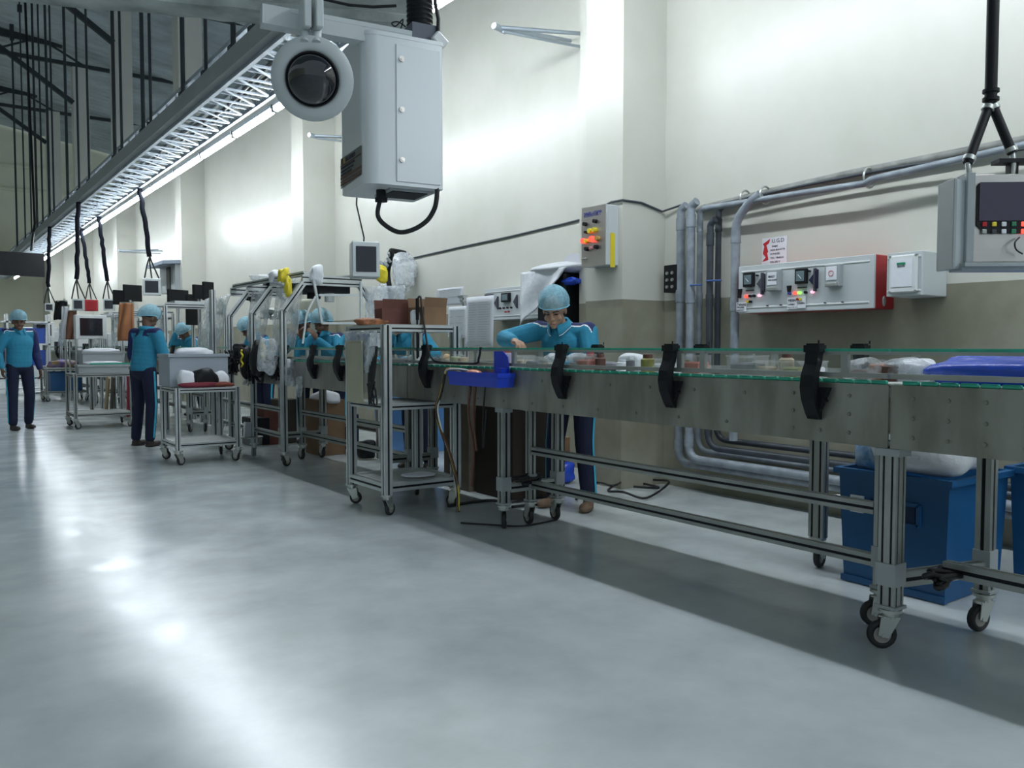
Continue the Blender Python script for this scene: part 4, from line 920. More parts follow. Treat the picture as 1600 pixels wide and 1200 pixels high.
# worker leaning over the conveyor
q = at(886, 800, Z=0); main_loc = (3.93, at(892, 700, X=3.93).y, 0)
mt, mh, mv = person('worker in light blue hairnet leaning over the conveyor with right arm reaching onto it', main_loc, R(-68),
    dict(pel=(0, .03, .92), chest=(0, -.10, 1.20), neck=(.0, -.17, 1.345), head=(-.005, -.245, 1.455), pitch=30, yaw=16, sR=(-.195, -.13, 1.315), sL=(.195, -.12, 1.30),
         eR=(-.405, -.27, 1.255), wR=(-.215, -.45, 1.235), hdR=(.85, -.5, -.10), pnR=(.1, -.2, -1), eL=(.27, -.20, 1.06), wL=(.17, -.40, 1.10), hdL=(-.4, -.9, -.15), pnL=(0, 0, -1),
         hR=(-.09, .03, .9), hL=(.09, .03, .9), kR=(-.13, -.0, .5), kL=(.11, -.0, .5), aR=(-.16, .03, .09), aL=(.13, .03, .09), toe=14), fine=True, seed=3, curl=.75)
# badge on the chest
bx = mv['chest'] + Vector((.085, -.118, -.02)); b = MB(); b.ell(bx, (.028, .006, .017), Euler((R(-22), 0, R(20))).to_matrix(), 12, 6); bd = b.build('badge', mat('badge_red', (.55, .08, .12), .6), mt)
b = MB(); b.ell(bx + Vector((0, -.003, .0)), (.021, .006, .011), Euler((R(-22), 0, R(20))).to_matrix(), 12, 6); b.build('badge_centre', mat('badge_lilac', (.5, .45, .65), .6), bd)
# man standing at left
p = at(33, 671, Z=0)
person('worker in blue hairnet standing alone in the aisle at the far left', (p.x, p.y, 0), R(20), dict(head=(-.03, -.07, 1.545), yaw=-18, pitch=12, eR=(-.27, .03, 1.12), wR=(-.27, -.08, .88), aR=(-.13, -.05, .09), aL=(.13, .05, .09), kL=(.12, -.02, .5)), skin=SKIND, navy='L', seed=5)
p = at(226, 697, Z=0)
person('worker in blue hairnet seen from behind beside the grey cart', (p.x, p.y, 0), R(118), dict(head=(.02, -.12, 1.53), pitch=28, chest=(0, -.05, 1.23), neck=(0, -.07, 1.40), sL=(.19, -.05, 1.35), sR=(-.19, -.05, 1.35), eL=(.27, -.08, 1.08), wL=(.20, -.30, 1.02), eR=(-.27, -.08, 1.08), wR=(-.20, -.30, 1.02), hdL=(0, -1, -.2), hdR=(0, -1, -.2)), skin=SKIND, navy='L', seed=6)
def station(px, topy, X, rz, label, J, **kw):
    c = at(px, topy, X=X); g = c.z - 1.66
    return person(label, (X, c.y, 0), rz, J, **kw)
bent = dict(pel=(0, .02, .92), chest=(0, -.10, 1.19), neck=(0, -.17, 1.33), head=(0, -.25, 1.43), pitch=38, sR=(-.18, -.12, 1.29), sL=(.18, -.12, 1.29), eR=(-.26, -.2, 1.06), wR=(-.15, -.40, 1.05), eL=(.26, -.2, 1.06), wL=(.15, -.40, 1.05), hdR=(.3, -.9, -.3), hdL=(-.3, -.9, -.3))
raised = dict(bent, pitch=25, head=(0, -.20, 1.46), eR=(-.27, -.28, 1.10), wR=(-.12, -.42, 1.30), eL=(.27, -.28, 1.10), wL=(.10, -.42, 1.28), hdR=(.3, -.4, .9), hdL=(-.3, -.4, .9))
station(304, 497, 3.98, R(-60), 'worker bending with one arm raised, behind the grey box cart', dict(bent, eR=(-.36, -.16, 1.22), wR=(-.22, -.20, 1.44), hdR=(.6, -.2, .7), pitch=45), skin=SKIND, seed=7)
station(414, 500, 4.0, R(-80), 'dark-haired worker half hidden behind the bent aluminium posts', dict(bent), skin=SKIND, seed=8)
station(486, 488, 4.0, R(-50), 'worker in hairnet working under the hood, left of the pair', dict(raised, yaw=-25), skin=SKIND, seed=9)
station(520, 483, 4.0, R(-62), 'worker in hairnet holding hands up to face under the hood', dict(raised), skin=SKIND, seed=10)
station(652, 470, 4.0, R(-75), 'worker with hairnet hidden behind the cardboard boxes on the rack', dict(bent, eL=(.34, -.1, 1.12), pitch=20), skin=SKIN, seed=11)
# ================================================================== CARTS AND RACK
def frame_cart(t, x0, x1, y0, y1, zt_, shelves, P=.045, posts=None, cz=.15, m=ALU, cast=True):
    k = 0
    for (x, y) in ((x0, y0), (x1, y0), (x0, y1), (x1, y1)):
        for (za, zb_) in (posts[k] if posts else [(cz, zt_)]):
            b = MB(); b.prof((x, y, za), (x, y, zb_), P, P, up=(0, 1, 0)); b.build('post', m, t)
        if cast: caster(t, x, y, cz, [.4, 2.2, -.7, 1.2][k], r=.046, w=.026)
        k += 1
    for (z, full) in shelves:
        for (a, c) in (((x0, y0), (x1, y0)), ((x0, y1), (x1, y1)), ((x0, y0), (x0, y1)), ((x1, y0), (x1, y1))):
            b = MB(); d = (Vector(c) - Vector(a)).normalized() * (P / 2 + .001); b.prof((a[0] + d.x, a[1] + d.y, z), (c[0] - d.x, c[1] - d.y, z), P, P); b.build('rail', m, t)
        if full: b = MB(); b.box(((x0 + x1) / 2, (y0 + y1) / 2, z + .012), (x1 - x0 - P - .002, y1 - y0 - P - .002, .012)); b.build('shelf', full, t)
PLY = mat('grey_board', (.45, .47, .45), .5, 0, .12, 5)
# left cart
ya = at(273, 728, Z=0).y; yb_ = ya + .60
LX0, LX1 = 2.16, 2.76
t = thing('utility_cart', 'aluminium profile cart on casters holding a grey box, nearest in the aisle', 'cart', ((LX0 + LX1) / 2, (ya + yb_) / 2, 0), world=True)
frame_cart(t, LX0, LX1, ya, yb_, .78, [(.755, PLY), (.20, PLY)])
b = MB(); bx0, bx1, by0, by1, z0, z1 = LX0 - .01, LX1 - .02, ya + .24, yb_ + .10, .782, 1.12
def open_bin(b, x0, x1, y0, y1, z0, z1, th=.006, flare=.0, lip=.015):
    o = [(x0 - flare, y0 - flare), (x1 + flare, y0 - flare), (x1 + flare, y1 + flare), (x0 - flare, y1 + flare)]; q = [(x0, y0), (x1, y0), (x1, y1), (x0, y1)]
    def rg(pp, z, i=0):
        cx_, cy_ = (x0 + x1) / 2, (y0 + y1) / 2; return [(p[0] + (-i if p[0] > cx_ else i), p[1] + (-i if p[1] > cy_ else i), z) for p in pp]
    R_ = [rg(q, z0), rg(o, z1 - .03), rg(o, z1 - .03, -lip), rg(o, z1, -lip), rg(o, z1, th), rg(q, z0 + th, th)]
    vs = [v for r_ in R_ for v in r_]; fs = [(k * 4 + i, k * 4 + (i + 1) % 4, (k + 1) * 4 + (i + 1) % 4, (k + 1) * 4 + i) for k in range(5) for i in range(4)] + [(3, 2, 1, 0), (20, 21, 22, 23)]
    b.add(vs, fs)
open_bin(b, bx0, bx1, by0, by1, z0, z1); single(b, 'storage_box', mat('bluegrey_plastic', (.36, .40, .45), .45, 0, .05, 4), 'deep grey open box of white cloths standing on the nearest cart', 'box')
crumple(((bx0 + bx1) / 2, (by0 + by1) / 2, z1 - .01), (.17, .12, .075), 5, PAPER, 'cloth_heap', 'heap of white cloths rising out of the deep grey box', 'cloth', amt=.3)
zc = .782
for k, (u, v, r, m, nm, lb) in enumerate([(.12, .10, (.085, .08, .10), PAPER, 'cloth_bundle', 'round white cloth bundle on the nearest cart, left of the black bag'), (.30, .10, (.13, .085, .105), BLK, 'garment', 'crumpled black bag in the middle of the nearest cart'),
        (.47, .14, (.08, .07, .085), PAPER, 'cloth_bundle', 'white cloth bundle at the right end of the nearest cart'), (.22, .05, (.19, .06, .03), mat('maroon_cloth', (.16, .015, .03), .8), 'garment', 'dark maroon cloth spread along the front edge of the nearest cart'),
        (.47, .045, (.10, .05, .028), mat('rust_cloth', (.17, .035, .02), .8), 'garment', 'rust red cloth at the right corner of the nearest cart')]):
    crumple((LX0 + u, ya + v, zc + r[2] * .8), r, 20 + k, m, nm, lb, 'cloth', amt=.2, flat=True)
# rack straddling the conveyor
rp = at(604, 806, Z=0); RX0, RY0 = 2.71, rp.y; RX1, RY1 = 3.28, RY0 + .58
t = thing('aluminium_rack', 'tall aluminium profile rack on casters straddling the conveyor, cardboard boxes on top', 'rack', ((RX0 + RX1) / 2, (RY0 + RY1) / 2, 0), world=True)
ztop = at(604, 508, X=RX0).z
lo = (.15, .795)
frame_cart(t, RX0, RX1, RY0, RY1, ztop, [(.20, PLY)], P=.06, posts=[[(.15, ztop)], [lo, (1.06, ztop)], [(.15, ztop)], [lo, (1.06, ztop)]])
for z in (.77, ztop - .022):
    for (a, c) in (((RX0, RY0), (RX1, RY0)), ((RX0, RY1), (RX1, RY1)), ((RX0, RY0), (RX0, RY1)), ((RX1, RY0), (RX1, RY1))):
        d = (Vector(c) - Vector(a)).normalized() * .031
        b = MB(); b.prof((a[0] + d.x, a[1] + d.y, z), (c[0] - d.x, c[1] - d.y, z), .045, .045); b.build('rail', ALU, t)
for z in (.783, ztop + .004): b = MB(); b.box(((RX0 + RX1) / 2, (RY0 + RY1) / 2, z), (RX1 - RX0 - .07, RY1 - RY0 - .07, .01) if z < 1 else (RX1 - RX0, RY1 - RY0, .008)); b.build('shelf', PLY, t)
ZR = ztop + .008
crumple((RX0 + .38, RY0 + .22, .232), (.13, .10, .012), 4, PAPER, 'paper_sheet', 'loose white papers lying on the bottom shelf of the tall rack', 'paper', amt=.12)
def carton(c, d, rz, label, m=CARD, fl=.5, name='cardboard_box'):
    rot = Matrix.Rotation(rz, 3, 'Z'); w, l, h = d
    b = MB(); b2 = MB(); open_bin(b2, -w / 2, w / 2, -l / 2, l / 2, 0, h, .006, 0, .001); b.add([Vector(c) + rot @ Vector(v) for v in b2.v], b2.f)
    for (p, q, o) in (((-w / 2, -l / 2), (w / 2, -l / 2), (0, -1)), ((w / 2, -l / 2), (w / 2, l / 2), (1, 0)), ((-w / 2, l / 2), (w / 2, l / 2), (0, 1))):
        P0 = Vector((p[0], p[1], h)); P1 = Vector((q[0], q[1], h)); O = Vector((o[0] * fl * .12, o[1] * fl * .12, -.02 if fl > .3 else .07)); th = Vector((o[0], o[1], 0)) * .005
        vs = [P0, P1, P1 + O, P0 + O]; vs = vs + [v + Vector((0, 0, -.004)) - th * .3 for v in vs]; b.add([Vector(c) + rot @ v for v in vs], [(0, 1, 2, 3), (7, 6, 5, 4), (0, 4, 5, 1), (1, 5, 6, 2), (2, 6, 7, 3), (3, 7, 4, 0)])
    return single(b, name, m, label, 'box')
carton((RX0 + .41, RY0 + .13, ZR), (.20, .20, .13), .1, 'open brown cardboard box on the rack, the right of two', fl=.1)
carton((RX0 + .26, RY0 + .40, ZR), (.22, .18, .125), -.15, 'dark reddish cardboard box on the rack, the left of two', mat('red_cardboard', (.16, .06, .045), .8, 0, .2, 8), fl=.1)
crumple((RX0 + .10, RY0 + .42, ZR + .025), (.12, .12, .03), 8, mat('orange_scraps', (.40, .15, .06), .7, 0, .6, 30), 'scrap_heap', 'low heap of orange brown scraps on the left of the rack top', 'scraps', amt=.35, flat=True)
crumple((RX0 + .30, RY0 + .10, ZR + .05), (.04, .03, .062), 9, BAGW, 'plastic_wrap', 'crumpled white plastic wrap in front of the reddish cardboard box', 'plastic wrap', amt=.3, flat=True)
# panels hanging from left side of the rack
def sheet(name, label, cat, m, corners, wav=.02, seed=1, nu=14, nv=18, th=.004, group=None, parent=None):
    A, B_, C_, D_ = [Vector(v) for v in corners]; rnd = random.Random(seed); ph = rnd.uniform(0, 6); nrm_ = (B_ - A).cross(D_ - A).normalized(); b = MB()
    def fn(u, v):
        p = A.lerp(B_, u).lerp(D_.lerp(C_, u), v); return p + nrm_ * (wav * math.sin(u * 9 + ph + v * 2) * (.3 + v * .7) + wav * .5 * math.sin(v * 7 + ph + u * 4) * v) 
    b.grid(fn, nu, nv)
    if parent: return b.build(name, m, parent, solid=th)
    return single(b, name, m, label, cat, group, th)
xl = RX0 - .045
sheet('hanging_board', 'cream board hanging down the left side of the tall rack', 'board', mat('cream_board', (.42, .41, .30), .6, 0, .1, 4), [(xl - .05, RY0 + .44, 1.24), (xl - .05, RY0 + .18, 1.24), (xl - .05, RY0 + .16, .79), (xl - .05, RY0 + .44, .79)], .006, 3)
sheet('hanging_cloth', 'pale blue cloth hanging behind the cream board on the rack', 'cloth', mat('blue_cloth', (.12, .18, .36), .85), [(xl + .012, RY0 + .56, 1.29), (xl + .012, RY0 + .18, 1.29), (xl + .012, RY0 + .36, .79), (xl + .012, RY0 + .585, .79)], .008, 4)
sheet('plastic_sheet', 'clear plastic sheet hung over the top left side of the rack', 'plastic sheet', FILM, [(xl - .01, RY0 + .58, 1.31), (xl - .01, RY0 + .04, 1.31), (xl - .02, RY0 + .08, .98), (xl - .02, RY0 + .30, 1.05)], .02, 5)
b = MB()
for k in range(7):
    y = RY0 + .04 + .016 * k; zz = .78 + .06 * (k % 3); b.tube(smoothpath([(xl - .004, y, 1.2), (xl - .02, y + .01, 1.0), (xl - .03, y + .05 - .01 * k, .86), (xl - .01, y + .02, zz), (xl - .03, y - .04, zz + .05), (xl - .01, y + .05, .93)], 5), .006, 6)
single(b, 'cable_bundle', CABLE, 'tangle of black cables hanging inside the left front post of the rack', 'cable')
# tall black fork and cable in front of rack/conveyor
t = thing('cable_loop', 'thin black bent rod and cable rising over the conveyor beside the rack', 'cable', tuple(at(655, 560, X=3.0)), world=True)
b = MB(); b.tube(smoothpath([at(652, 560, X=3.02), at(652, 500, X=3.0), at(653, 468, X=3.0), at(657, 464, X=3.0), at(659, 480, X=3.0), at(668, 540, X=3.0), at(675, 560, X=3.02), at(688, 566, X=3.03), at(740, 568, X=3.04), at(748, 560, X=3.04), at(751, 542, X=3.04)], 6), .008, 6); b.build('cable', CABLE, t)
b = MB(); b.cyl(at(652, 500, X=3.0), at(652, 466, X=3.0), .013, n=8); b.build('grip', BLK, t)
# papers
def page(label, px0, px1, py0, py1, X, lines, name='paper_sheet', tilt=0):
    a = at(px0, py0, X=X); c = at(px1, py1, X=X); 
    t = thing(name, label, 'paper', (X, (a.y + c.y) / 2, c.z), world=True); b = MB(); n = 8
    def fn(u, v): return Vector((X - .012 * math.sin(u * 3.1) - .01 * v, a.y + (c.y - a.y) * u - tilt * v, a.z + (c.z - a.z) * v))
    b.grid(fn, n, n); b.build('sheet', PAPER, t, solid=.0015)
    for i in range(lines):
        v = .12 + .82 * i / lines
        for (u0, u1) in ((.10, .44), (.50, .90)):
            b = MB(); p0 = fn(u0, v) - Vector((.0025, 0, 0)); p1 = fn(u1 - random.uniform(0, .12), v) - Vector((.0025, 0, 0)); b.bar(p0, p1, .0005, .0022); b.build('print_line', mat('faint_print', (.42, .43, .50), .8), t)
    return t
page('tall printed list standing up behind the conveyor rail, left of the leaning worker', 729, 772, 465, 542, 3.72, 17)
t = thing('document_stand', 'aluminium frame stand carrying sheets of paper behind the rack', 'stand', (3.85, 6.0, 0), world=True)
y0s, y1s = at(655, 480, X=3.85).y, at(727, 480, X=3.85).y; zt2 = at(690, 470, X=3.85).z
b = MB(); b.prof((3.85, y0s, zt2), (3.85, y1s, zt2), .045, .06); b.build('top_rail', ALU, t)
for y in (y0s, y1s): b = MB(); b.prof((3.85, y, 0), (3.85, y, zt2 - .03), .045, .045, up=(0, 1, 0)); b.build('post', ALU, t)
page('white sheet with a printed number sticking up above the document stand', 683, 724, 452, 476, 3.84, 2)
page('white paper hanging under the document stand, behind the brown cardboard box', 701, 730, 480, 528, 3.80, 4)
# ================================================================== BLUE TRAY WITH WIRES
tc_ = at(751, 590, X=3.0); y0, y1 = at(714, 590, X=3.0).y, at(790, 590, X=3.0).y
t = thing('wire_tray', 'cobalt blue plastic tray of wires clipped to the side of the conveyor', 'tray', (3.0, (y0 + y1) / 2, tc_.z - .1), world=True)
zb0 = at(751, 604, X=2.96).z; zt0 = at(751, 582, X=2.96).z
b = MB(); open_bin(b, 2.94, 3.06, y1, y0, zb0, zt0, .004, .006, .004); b.build('tray', COBALT, t)
yb1, yb0 = at(795, 560, X=3.02).y, at(766, 560, X=3.02).y
b = MB(); b.prism([(0, 0), (.10, 0), (.17, .0), (.15, .10), (.10, .135), (0, .135)], (3.055, yb0, zt0), (0, -1, 0), UP, (-.006, 0, 0)); b.prism([(.10, .0), (.15, .0), (.155, .03), (.10, .03)], (3.05, yb0, zt0), (0, -1, 0), UP, (-.05, 0, 0)); b.build('back_plate', COBALT, t)
wm = [mat('yellow_wire', (.55, .45, .03), .5), mat('white_wire', (.7, .7, .7), .5), mat('brown_wire', (.12, .05, .03), .5), mat('orange_wire', (.55, .22, .1), .5), mat('lightblue_wire', (.1, .35, .6), .5)]
b = MB(); b.ell(((2.94 + 3.06) / 2, y0 - .20, zt0 - .012), (.045, .09, .028)); b.build('copper_coil', mat('copper', (.5, .2, .12), .4, .4), t)
for k in range(7):
    b = MB(); y = y0 - .02 - .02 * k; b.tube(smoothpath([(2.95 + .01 * k, y - .10, zt0 - .01), (2.96, y, zt0 + .015), (2.94 + .01 * (k % 3), y0 + .03, zt0 + .01 + .005 * (k % 2)), (2.96, y0 + .09, zt0 - .03)], 4), .006, 6); b.build('wire', wm[k % 5], t)
for k in range(5):
    pts = [(2.955, y0 + .08, zt0 - .02)] + [at(x + (k - 2) * 1.6 * math.sin(k + i), y, X=2.93) for i, (x, y) in enumerate(((690, 612), (684, 640), (690, 670), (700, 705), (710, 745), (714, 772), (716, 800)))]
    b = MB(); b.tube(smoothpath(pts, 6), .006 if k < 3 else .009, 6); b.build('hanging_wire', [wm[0], wm[0], wm[1], CABLE, wm[2]][k], t)
for k in range(3):
    b = MB(); x = 735 + 8 * k + (7 if k == 2 else 0); b.tube(smoothpath([at(x, 604, X=3.0), at(x - 3, 650, X=3.03), at(x + 5 - 4 * k, 700, X=3.03), at(x + 2, 760 - 60 * k, X=3.03)], 6), .010 if k < 2 else .006, 6); b.build('hanging_wire', [wm[2], wm[2], CABLE][k], t)
# cardboard boxes under the conveyor
a = at(733, 772, X=3.70)
b = MB(); b.box((4.02, a.y + .20, .40), (.64, .40, .80), None, .004); single(b, 'cardboard_box', CARDD, 'big dusty cardboard box standing under the conveyor behind the hanging wires', 'box')
b = MB(); b.box((4.0, a.y - .30, .36), (.52, .52, .72), None, .004); single(b, 'cardboard_box', mat('dark_cardboard', (.035, .024, .018), .85, 0, .3, 6), 'big dark brown cardboard box under the conveyor, left of the worker legs', 'box')
a = at(850, 700, X=4.5)
b = MB(); b.box((4.55, a.y + .05, .20), (.3, .34, .40), None, .004); single(b, 'cardboard_box', CARD, 'small brown cardboard box on the floor behind the leaning worker', 'box')
b = MB(); b.box((4.55, a.y + .05, .47), (.18, .05, .13), None, .01); single(b, 'package', mat('coral_packet', (.45, .08, .07), .6), 'small coral red packet standing on the brown box behind the worker', 'packet')
crumple((4.62, a.y - .12, .09), (.10, .10, .10), 31, BAGB, 'plastic_bag', 'small dark blue plastic bag by the worker feet', 'bag', amt=.25, flat=True)
# cables on the floor
for k, (pts, r, lb) in enumerate([([(900, 780), (930, 760), (960, 770), (985, 745), (1020, 755), (1045, 765), (1010, 778), (975, 775), (950, 778), (980, 752), (1030, 768), (990, 772)], .010, 'tangle of black cable on the floor against the wall, right of the worker'),
        ([(720, 817), (770, 820), (810, 822), (840, 818), (870, 812)], .006, 'thin black cable lying on the floor below the conveyor end'), ([(700, 790), (760, 782), (800, 784), (838, 776), (858, 784), (800, 792)], .012, 'thick black cable on the floor in front of the dark cardboard box')]):
    b = MB(); P_ = [at(x, y, Z=r + .004 + .0 * i) for i, (x, y) in enumerate(pts)]
    if k == 0: P_ = [p + Vector((0, 0, .03 * (i % 3))) for i, p in enumerate(P_)]
    b.tube(smoothpath(P_, 6), r, 6); single(b, 'floor_cable', CABLE, lb, 'cable')
# ================================================================== BLUE BINS
def blue_bin(label, x0, x1, y0, y1, h, tag_=False):
    t = thing('wheeled_bin', label, 'bin', ((x0 + x1) / 2, (y0 + y1) / 2, 0), world=True)
    b = MB(); open_bin(b, x0 + .02, x1 - .02, y0 + .02, y1 - .02, 0.004, h, .008, .022, .022); b.box((x0 + .045 - .03, (y0 + y1) / 2, .02), (.02, y1 - y0 - .02, .03)); b.build('tub', BLUEBIN, t)
    for (cx_, cy_, dx, dy) in ((x0 - .004, (y0 + y1) / 2 - .02, 0, 1),):
        b = MB(); z = h * .68
        for (p, q) in (((cx_, cy_ - .12, z + .05), (cx_, cy_ + .12, z + .05)), ((cx_, cy_ - .12, z + .05), (cx_, cy_ - .12, z - .05)), ((cx_, cy_ + .12, z + .05), (cx_, cy_ + .05, z - .05)), ((cx_, cy_ - .12, z - .05), (cx_, cy_ + .05, z - .05))): b.bar(p, q, .02, .018)
        b.build('handle', BLUEBIN, t)
        b = MB(); b.box((cx_ + .006, cy_, z), (.012, .2, .08)); b.build('handle_recess', mat('dark_blue_plastic', (.005, .03, .09), .6), t)
    b = MB(); b.box((x0 - .01, (y0 + y1) / 2 + .02, h - .08), (.012, .09, .02)); b.build('latch', BLK, t)
    if tag_:
        b = MB(); b.box((x0 - .002, y1 - .10, h * .70), (.014, .07, .085)); lb = b.build('label', PAPER, t, 'white paper label')
        text(lb, 'LIMBAH', .017, (x0 - .0098, y1 - .072, h * .735), XD, UP, INK); text(lb, 'UTARA', .020, (x0 - .0098, y1 - .072, h * .70), XD, UP, INK); text(lb, 'RPB', .014, (x0 - .0098, y1 - .072, h * .672), XD, UP, INK)
    return t
y1b = at(1313, 908, X=3.86).y; y0b = at(1482, 953, X=3.86).y
blue_bin('big blue plastic bin with label under the conveyor, left of the two', 3.84, 4.42, y0b, y1b, .585, True)
blue_bin('second blue plastic bin holding a white bag, at the right edge', 4.46, 4.96, y0b - .75, y1b - .55, .60)
q = cw(1480, 742, 3.95)
crumple((4.02, (y0b + .16), .70), (.21, .27, .125), 12, BAGW, 'garbage_bag', 'white plastic garbage bag bulging out of the top of the labelled blue bin', 'bag', amt=.22)
b = MB(); crumple((3.93, y0b + .38, .68), (.10, .13, .11), 13, mat('printed_bag', (.45, .55, .65), .35, 0, .9, 14, .4, 20, col2=(.05, .20, .42)), 'plastic_bag', 'blue printed plastic bag tucked against the white garbage bag', 'bag', amt=.25)
crumple((4.55, y0b - .35, .66), (.22, .24, .10), 14, BAGW, 'garbage_bag', 'white plastic garbage bag on the second blue bin at the right edge', 'bag', amt=.2)
# ================================================================== PARCELS ON THE BELT
BZ = 1.056
def jar(c, r, h, m, mc, label):
    t = thing('jar', label, 'jar', c); b = MB(); b.cyl((0, 0, 0), (0, 0, h * .72), r, n=14); b.cyl((0, 0, h * .72), (0, 0, h * .8), r, r * .7, 14); b.build('jar_body', m, t)
    b = MB(); b.cyl((0, 0, h * .8), (0, 0, h), r * .72, n=12); b.build('lid', mc, t)
def tubc(c, d, mi, label, rz=0):
    t = thing('food_container', label, 'container', c, rz); b = MB(); b.box((0, 0, d[2] / 2), d, None, .006); b.build('tub', TUB, t); b = MB(); b.box((0, 0, d[2] * .40), (d[0] * .86, d[1] * .86, d[2] * .6), None, .008); b.build('contents', mi, t)
    b = MB(); b.box((0, 0, d[2] + .003), (d[0] * 1.04, d[1] * 1.04, .006), None, .002); b.build('lid', TUB, t)
tomato = mat('tomato', (.50, .08, .04), .4, 0, .3, 20); olive = mat('olive_food', (.28, .27, .06), .5, 0, .4, 20); beige = mat('beige_food', (.50, .42, .30), .6, 0, .25, 20); brownf = mat('brown_food', (.13, .045, .03), .5, 0, .3, 20); lblue = mat('light_blue_tub', (.10, .42, .62), .4); greyf = mat('grey_food', (.22, .22, .26), .5, 0, .4, 20)
def by(px, X): return at(px, 575, X=X).y
belt_items = [
 (818, 3.28, 'tub', (.10, .11, .055), beige, 'clear tub of beige food with dark lid, just right of the guard post'),
 (838, 3.22, 'tub', (.09, .12, .05), greyf, 'clear tub of grey food on the belt, left of the leaning worker'),
 (856, 3.25, 'tub', (.08, .09, .04), beige, 'low clear tub of pale food beside the black bracket in front of the worker'),
 (886, 3.25, 'tub', (.10, .16, .055), lblue, 'light blue tub on the belt right in front of the worker'),
 (905, 3.22, 'tub', (.09, .10, .05), greyf, 'small grey-filled tub right of the light blue tub'),
 (918, 3.22, 'tub', (.10, .12, .065), tomato, 'clear tub of red tomatoes below the worker badge'),
 (922, 3.35, 'jar', .030, .085, (brownf, RED), 'dark brown jar with red lid behind the tomato tub'),
 (938, 3.22, 'jar', .028, .08, (brownf, brownf), 'dark brown jar at the right end of the cluster by the worker'),
 (972, 3.30, 'jar', .030, .055, (PAPER, PAPER), 'short white pot standing alone on the belt'),
 (985, 3.24, 'jar', .022, .07, (greyf, PAPER), 'small grey jar right of the white pot'),
 (1012, 3.24, 'jar', .034, .080, (olive, brownf), 'olive yellow jar with brown lid left of the middle bracket'),
 (1036, 3.30, 'tub', (.1, .14, .05), PAPER, 'white-filled clear tub behind the middle black bracket'),
 (1073, 3.22, 'jar', .022, .06, (olive, olive), 'tiny yellow-green jar right beside the guard post'),
 (1088, 3.22, 'tub', (.10, .10, .065), tomato, 'round clear tub of orange red tomatoes right of the guard post'),
 (1168, 3.24, 'tub', (.11, .14, .065), greyf, 'clear bag-like tub of dark grey olives in the middle of the belt'),
 (1197, 3.24, 'tub', (.08, .08, .05), beige, 'small clear tub of pale yellow butter right of the olives'),
 (1229, 3.26, 'jar', .030, .092, (beige, brownf), 'cream jar with brown lid left of the right-hand bracket'),
 (1245, 3.22, 'tub', (.09, .10, .05), olive, 'clear tub of green pickles left of the right-hand bracket'),
 (1270, 3.30, 'tub', (.1, .07, .05), PAPER, 'small white packet right behind the right-hand bracket'),
 (1372, 3.25, 'jar', .034, .072, (mat('salmon_food', (.40, .17, .10), .5), TUB), 'jar of salmon pink food among the clear bags'),
 (1391, 3.24, 'jar', .028, .068, (brownf, TUB), 'jar of dark brown sauce among the clear bags'),
 (712, 3.24, 'jar', .035, .07, (mat('pale_green', (.40, .42, .28), .5), TUB), 'pale green jar on the belt behind the blue tray'),
 (724, 3.24, 'jar', .035, .065, (beige, TUB), 'beige jar on the belt behind the blue tray, right of the pale green one'),
 (694, 3.30, 'tub', (.1, .1, .05), beige, 'beige tub on the belt right beside the rack post'),
 (625, 3.24, 'tub', (.1, .12, .045), greyf, 'small grey tub on the belt inside the tall rack'),
 (789, 3.30, 'jar', .05, .10, (mat('lilac_tub', (.33, .30, .42), .5), tomato), 'big lilac pot topped with red tomatoes beside the blue back plate')]
for it in belt_items:
    px, X = it[0], it[1]; y = by(px, X)
    if it[2] == 'tub': tubc((X, y, BZ), tuple(v * (1.12, 1.12, 1.45)[i_] for i_, v in enumerate(it[3])), it[4], it[5], random.uniform(-.2, .2))
    else: jar((X, y, BZ), it[3] * 1.12, it[4] * 1.25, it[5][0], it[5][1], it[6])
for k, (px, X, r, m, lb) in enumerate([(905, 3.42, (.05, .07, .04), FILM, 'crumpled clear wrapper behind the tubs in front of the worker'), (868, 3.35, (.06, .07, .04), FILM, 'crumpled clear wrapper right beside the near bracket of the worker'), (950, 3.3, (.05, .08, .022), greyf, 'low grey packet lying right of the worker cluster'),
        (990, 3.36, (.05, .08, .042), BAGW, 'white crumpled packet behind the small grey jar'), (1052, 3.32, (.06, .07, .035), FILM, 'clear crumpled bag left of the middle guard post'), (1350, 3.25, (.07, .09, .036), FILM, 'clear wrinkled bag of red meat left of the salmon jar'), (1350, 3.3, (.055, .07, .018), brownf, 'dark red meat inside the wrinkled clear bag'),
        (1415, 3.30, (.09, .11, .040), FILM, 'clear wrinkled bag right of the brown sauce jar'), (1425, 3.42, (.08, .11, .035), BAGW, 'white wrinkled bag just left of the big blue bag'), (682, 3.26, (.06, .09, .025), FILM, 'flat clear bag on the belt beside the rack post'), (650, 3.3, (.05, .08, .03), BAGW, 'white crumpled bag on the belt inside the rack'), (700, 3.38, (.04, .05, .035), mat('yellow_orange', (.6, .35, .1), .5), 'little yellow orange packet on the belt behind the clear bag')]):
    r = (r[0], r[1], r[2] * 1.35); crumple((X, by(px, X), BZ + r[2] * .82), r, 50 + k, m, 'wrapped_packet', lb, 'packet', amt=.25, flat=True)
yb2 = by(1430, 3.28); yb3 = .95
crumple((3.32, (yb2 + yb3) / 2 - .06, BZ + .055), (.17, (yb2 - yb3) / 2, .068), 71, BAGB, 'plastic_bag', 'big cobalt blue plastic bag lying along the belt at the right edge', 'bag', amt=.20, flat=True, nu=40, nv=20)
b = MB(); b.box((3.50, yb3 + .05, 1.155), (.05, .5, .03), None, .006); b.box((3.50, yb3 + .05, 1.10), (.04, .48, .08)); single(b, 'package', RED, 'flat red-topped package standing behind the blue bag at the right edge', 'packet')
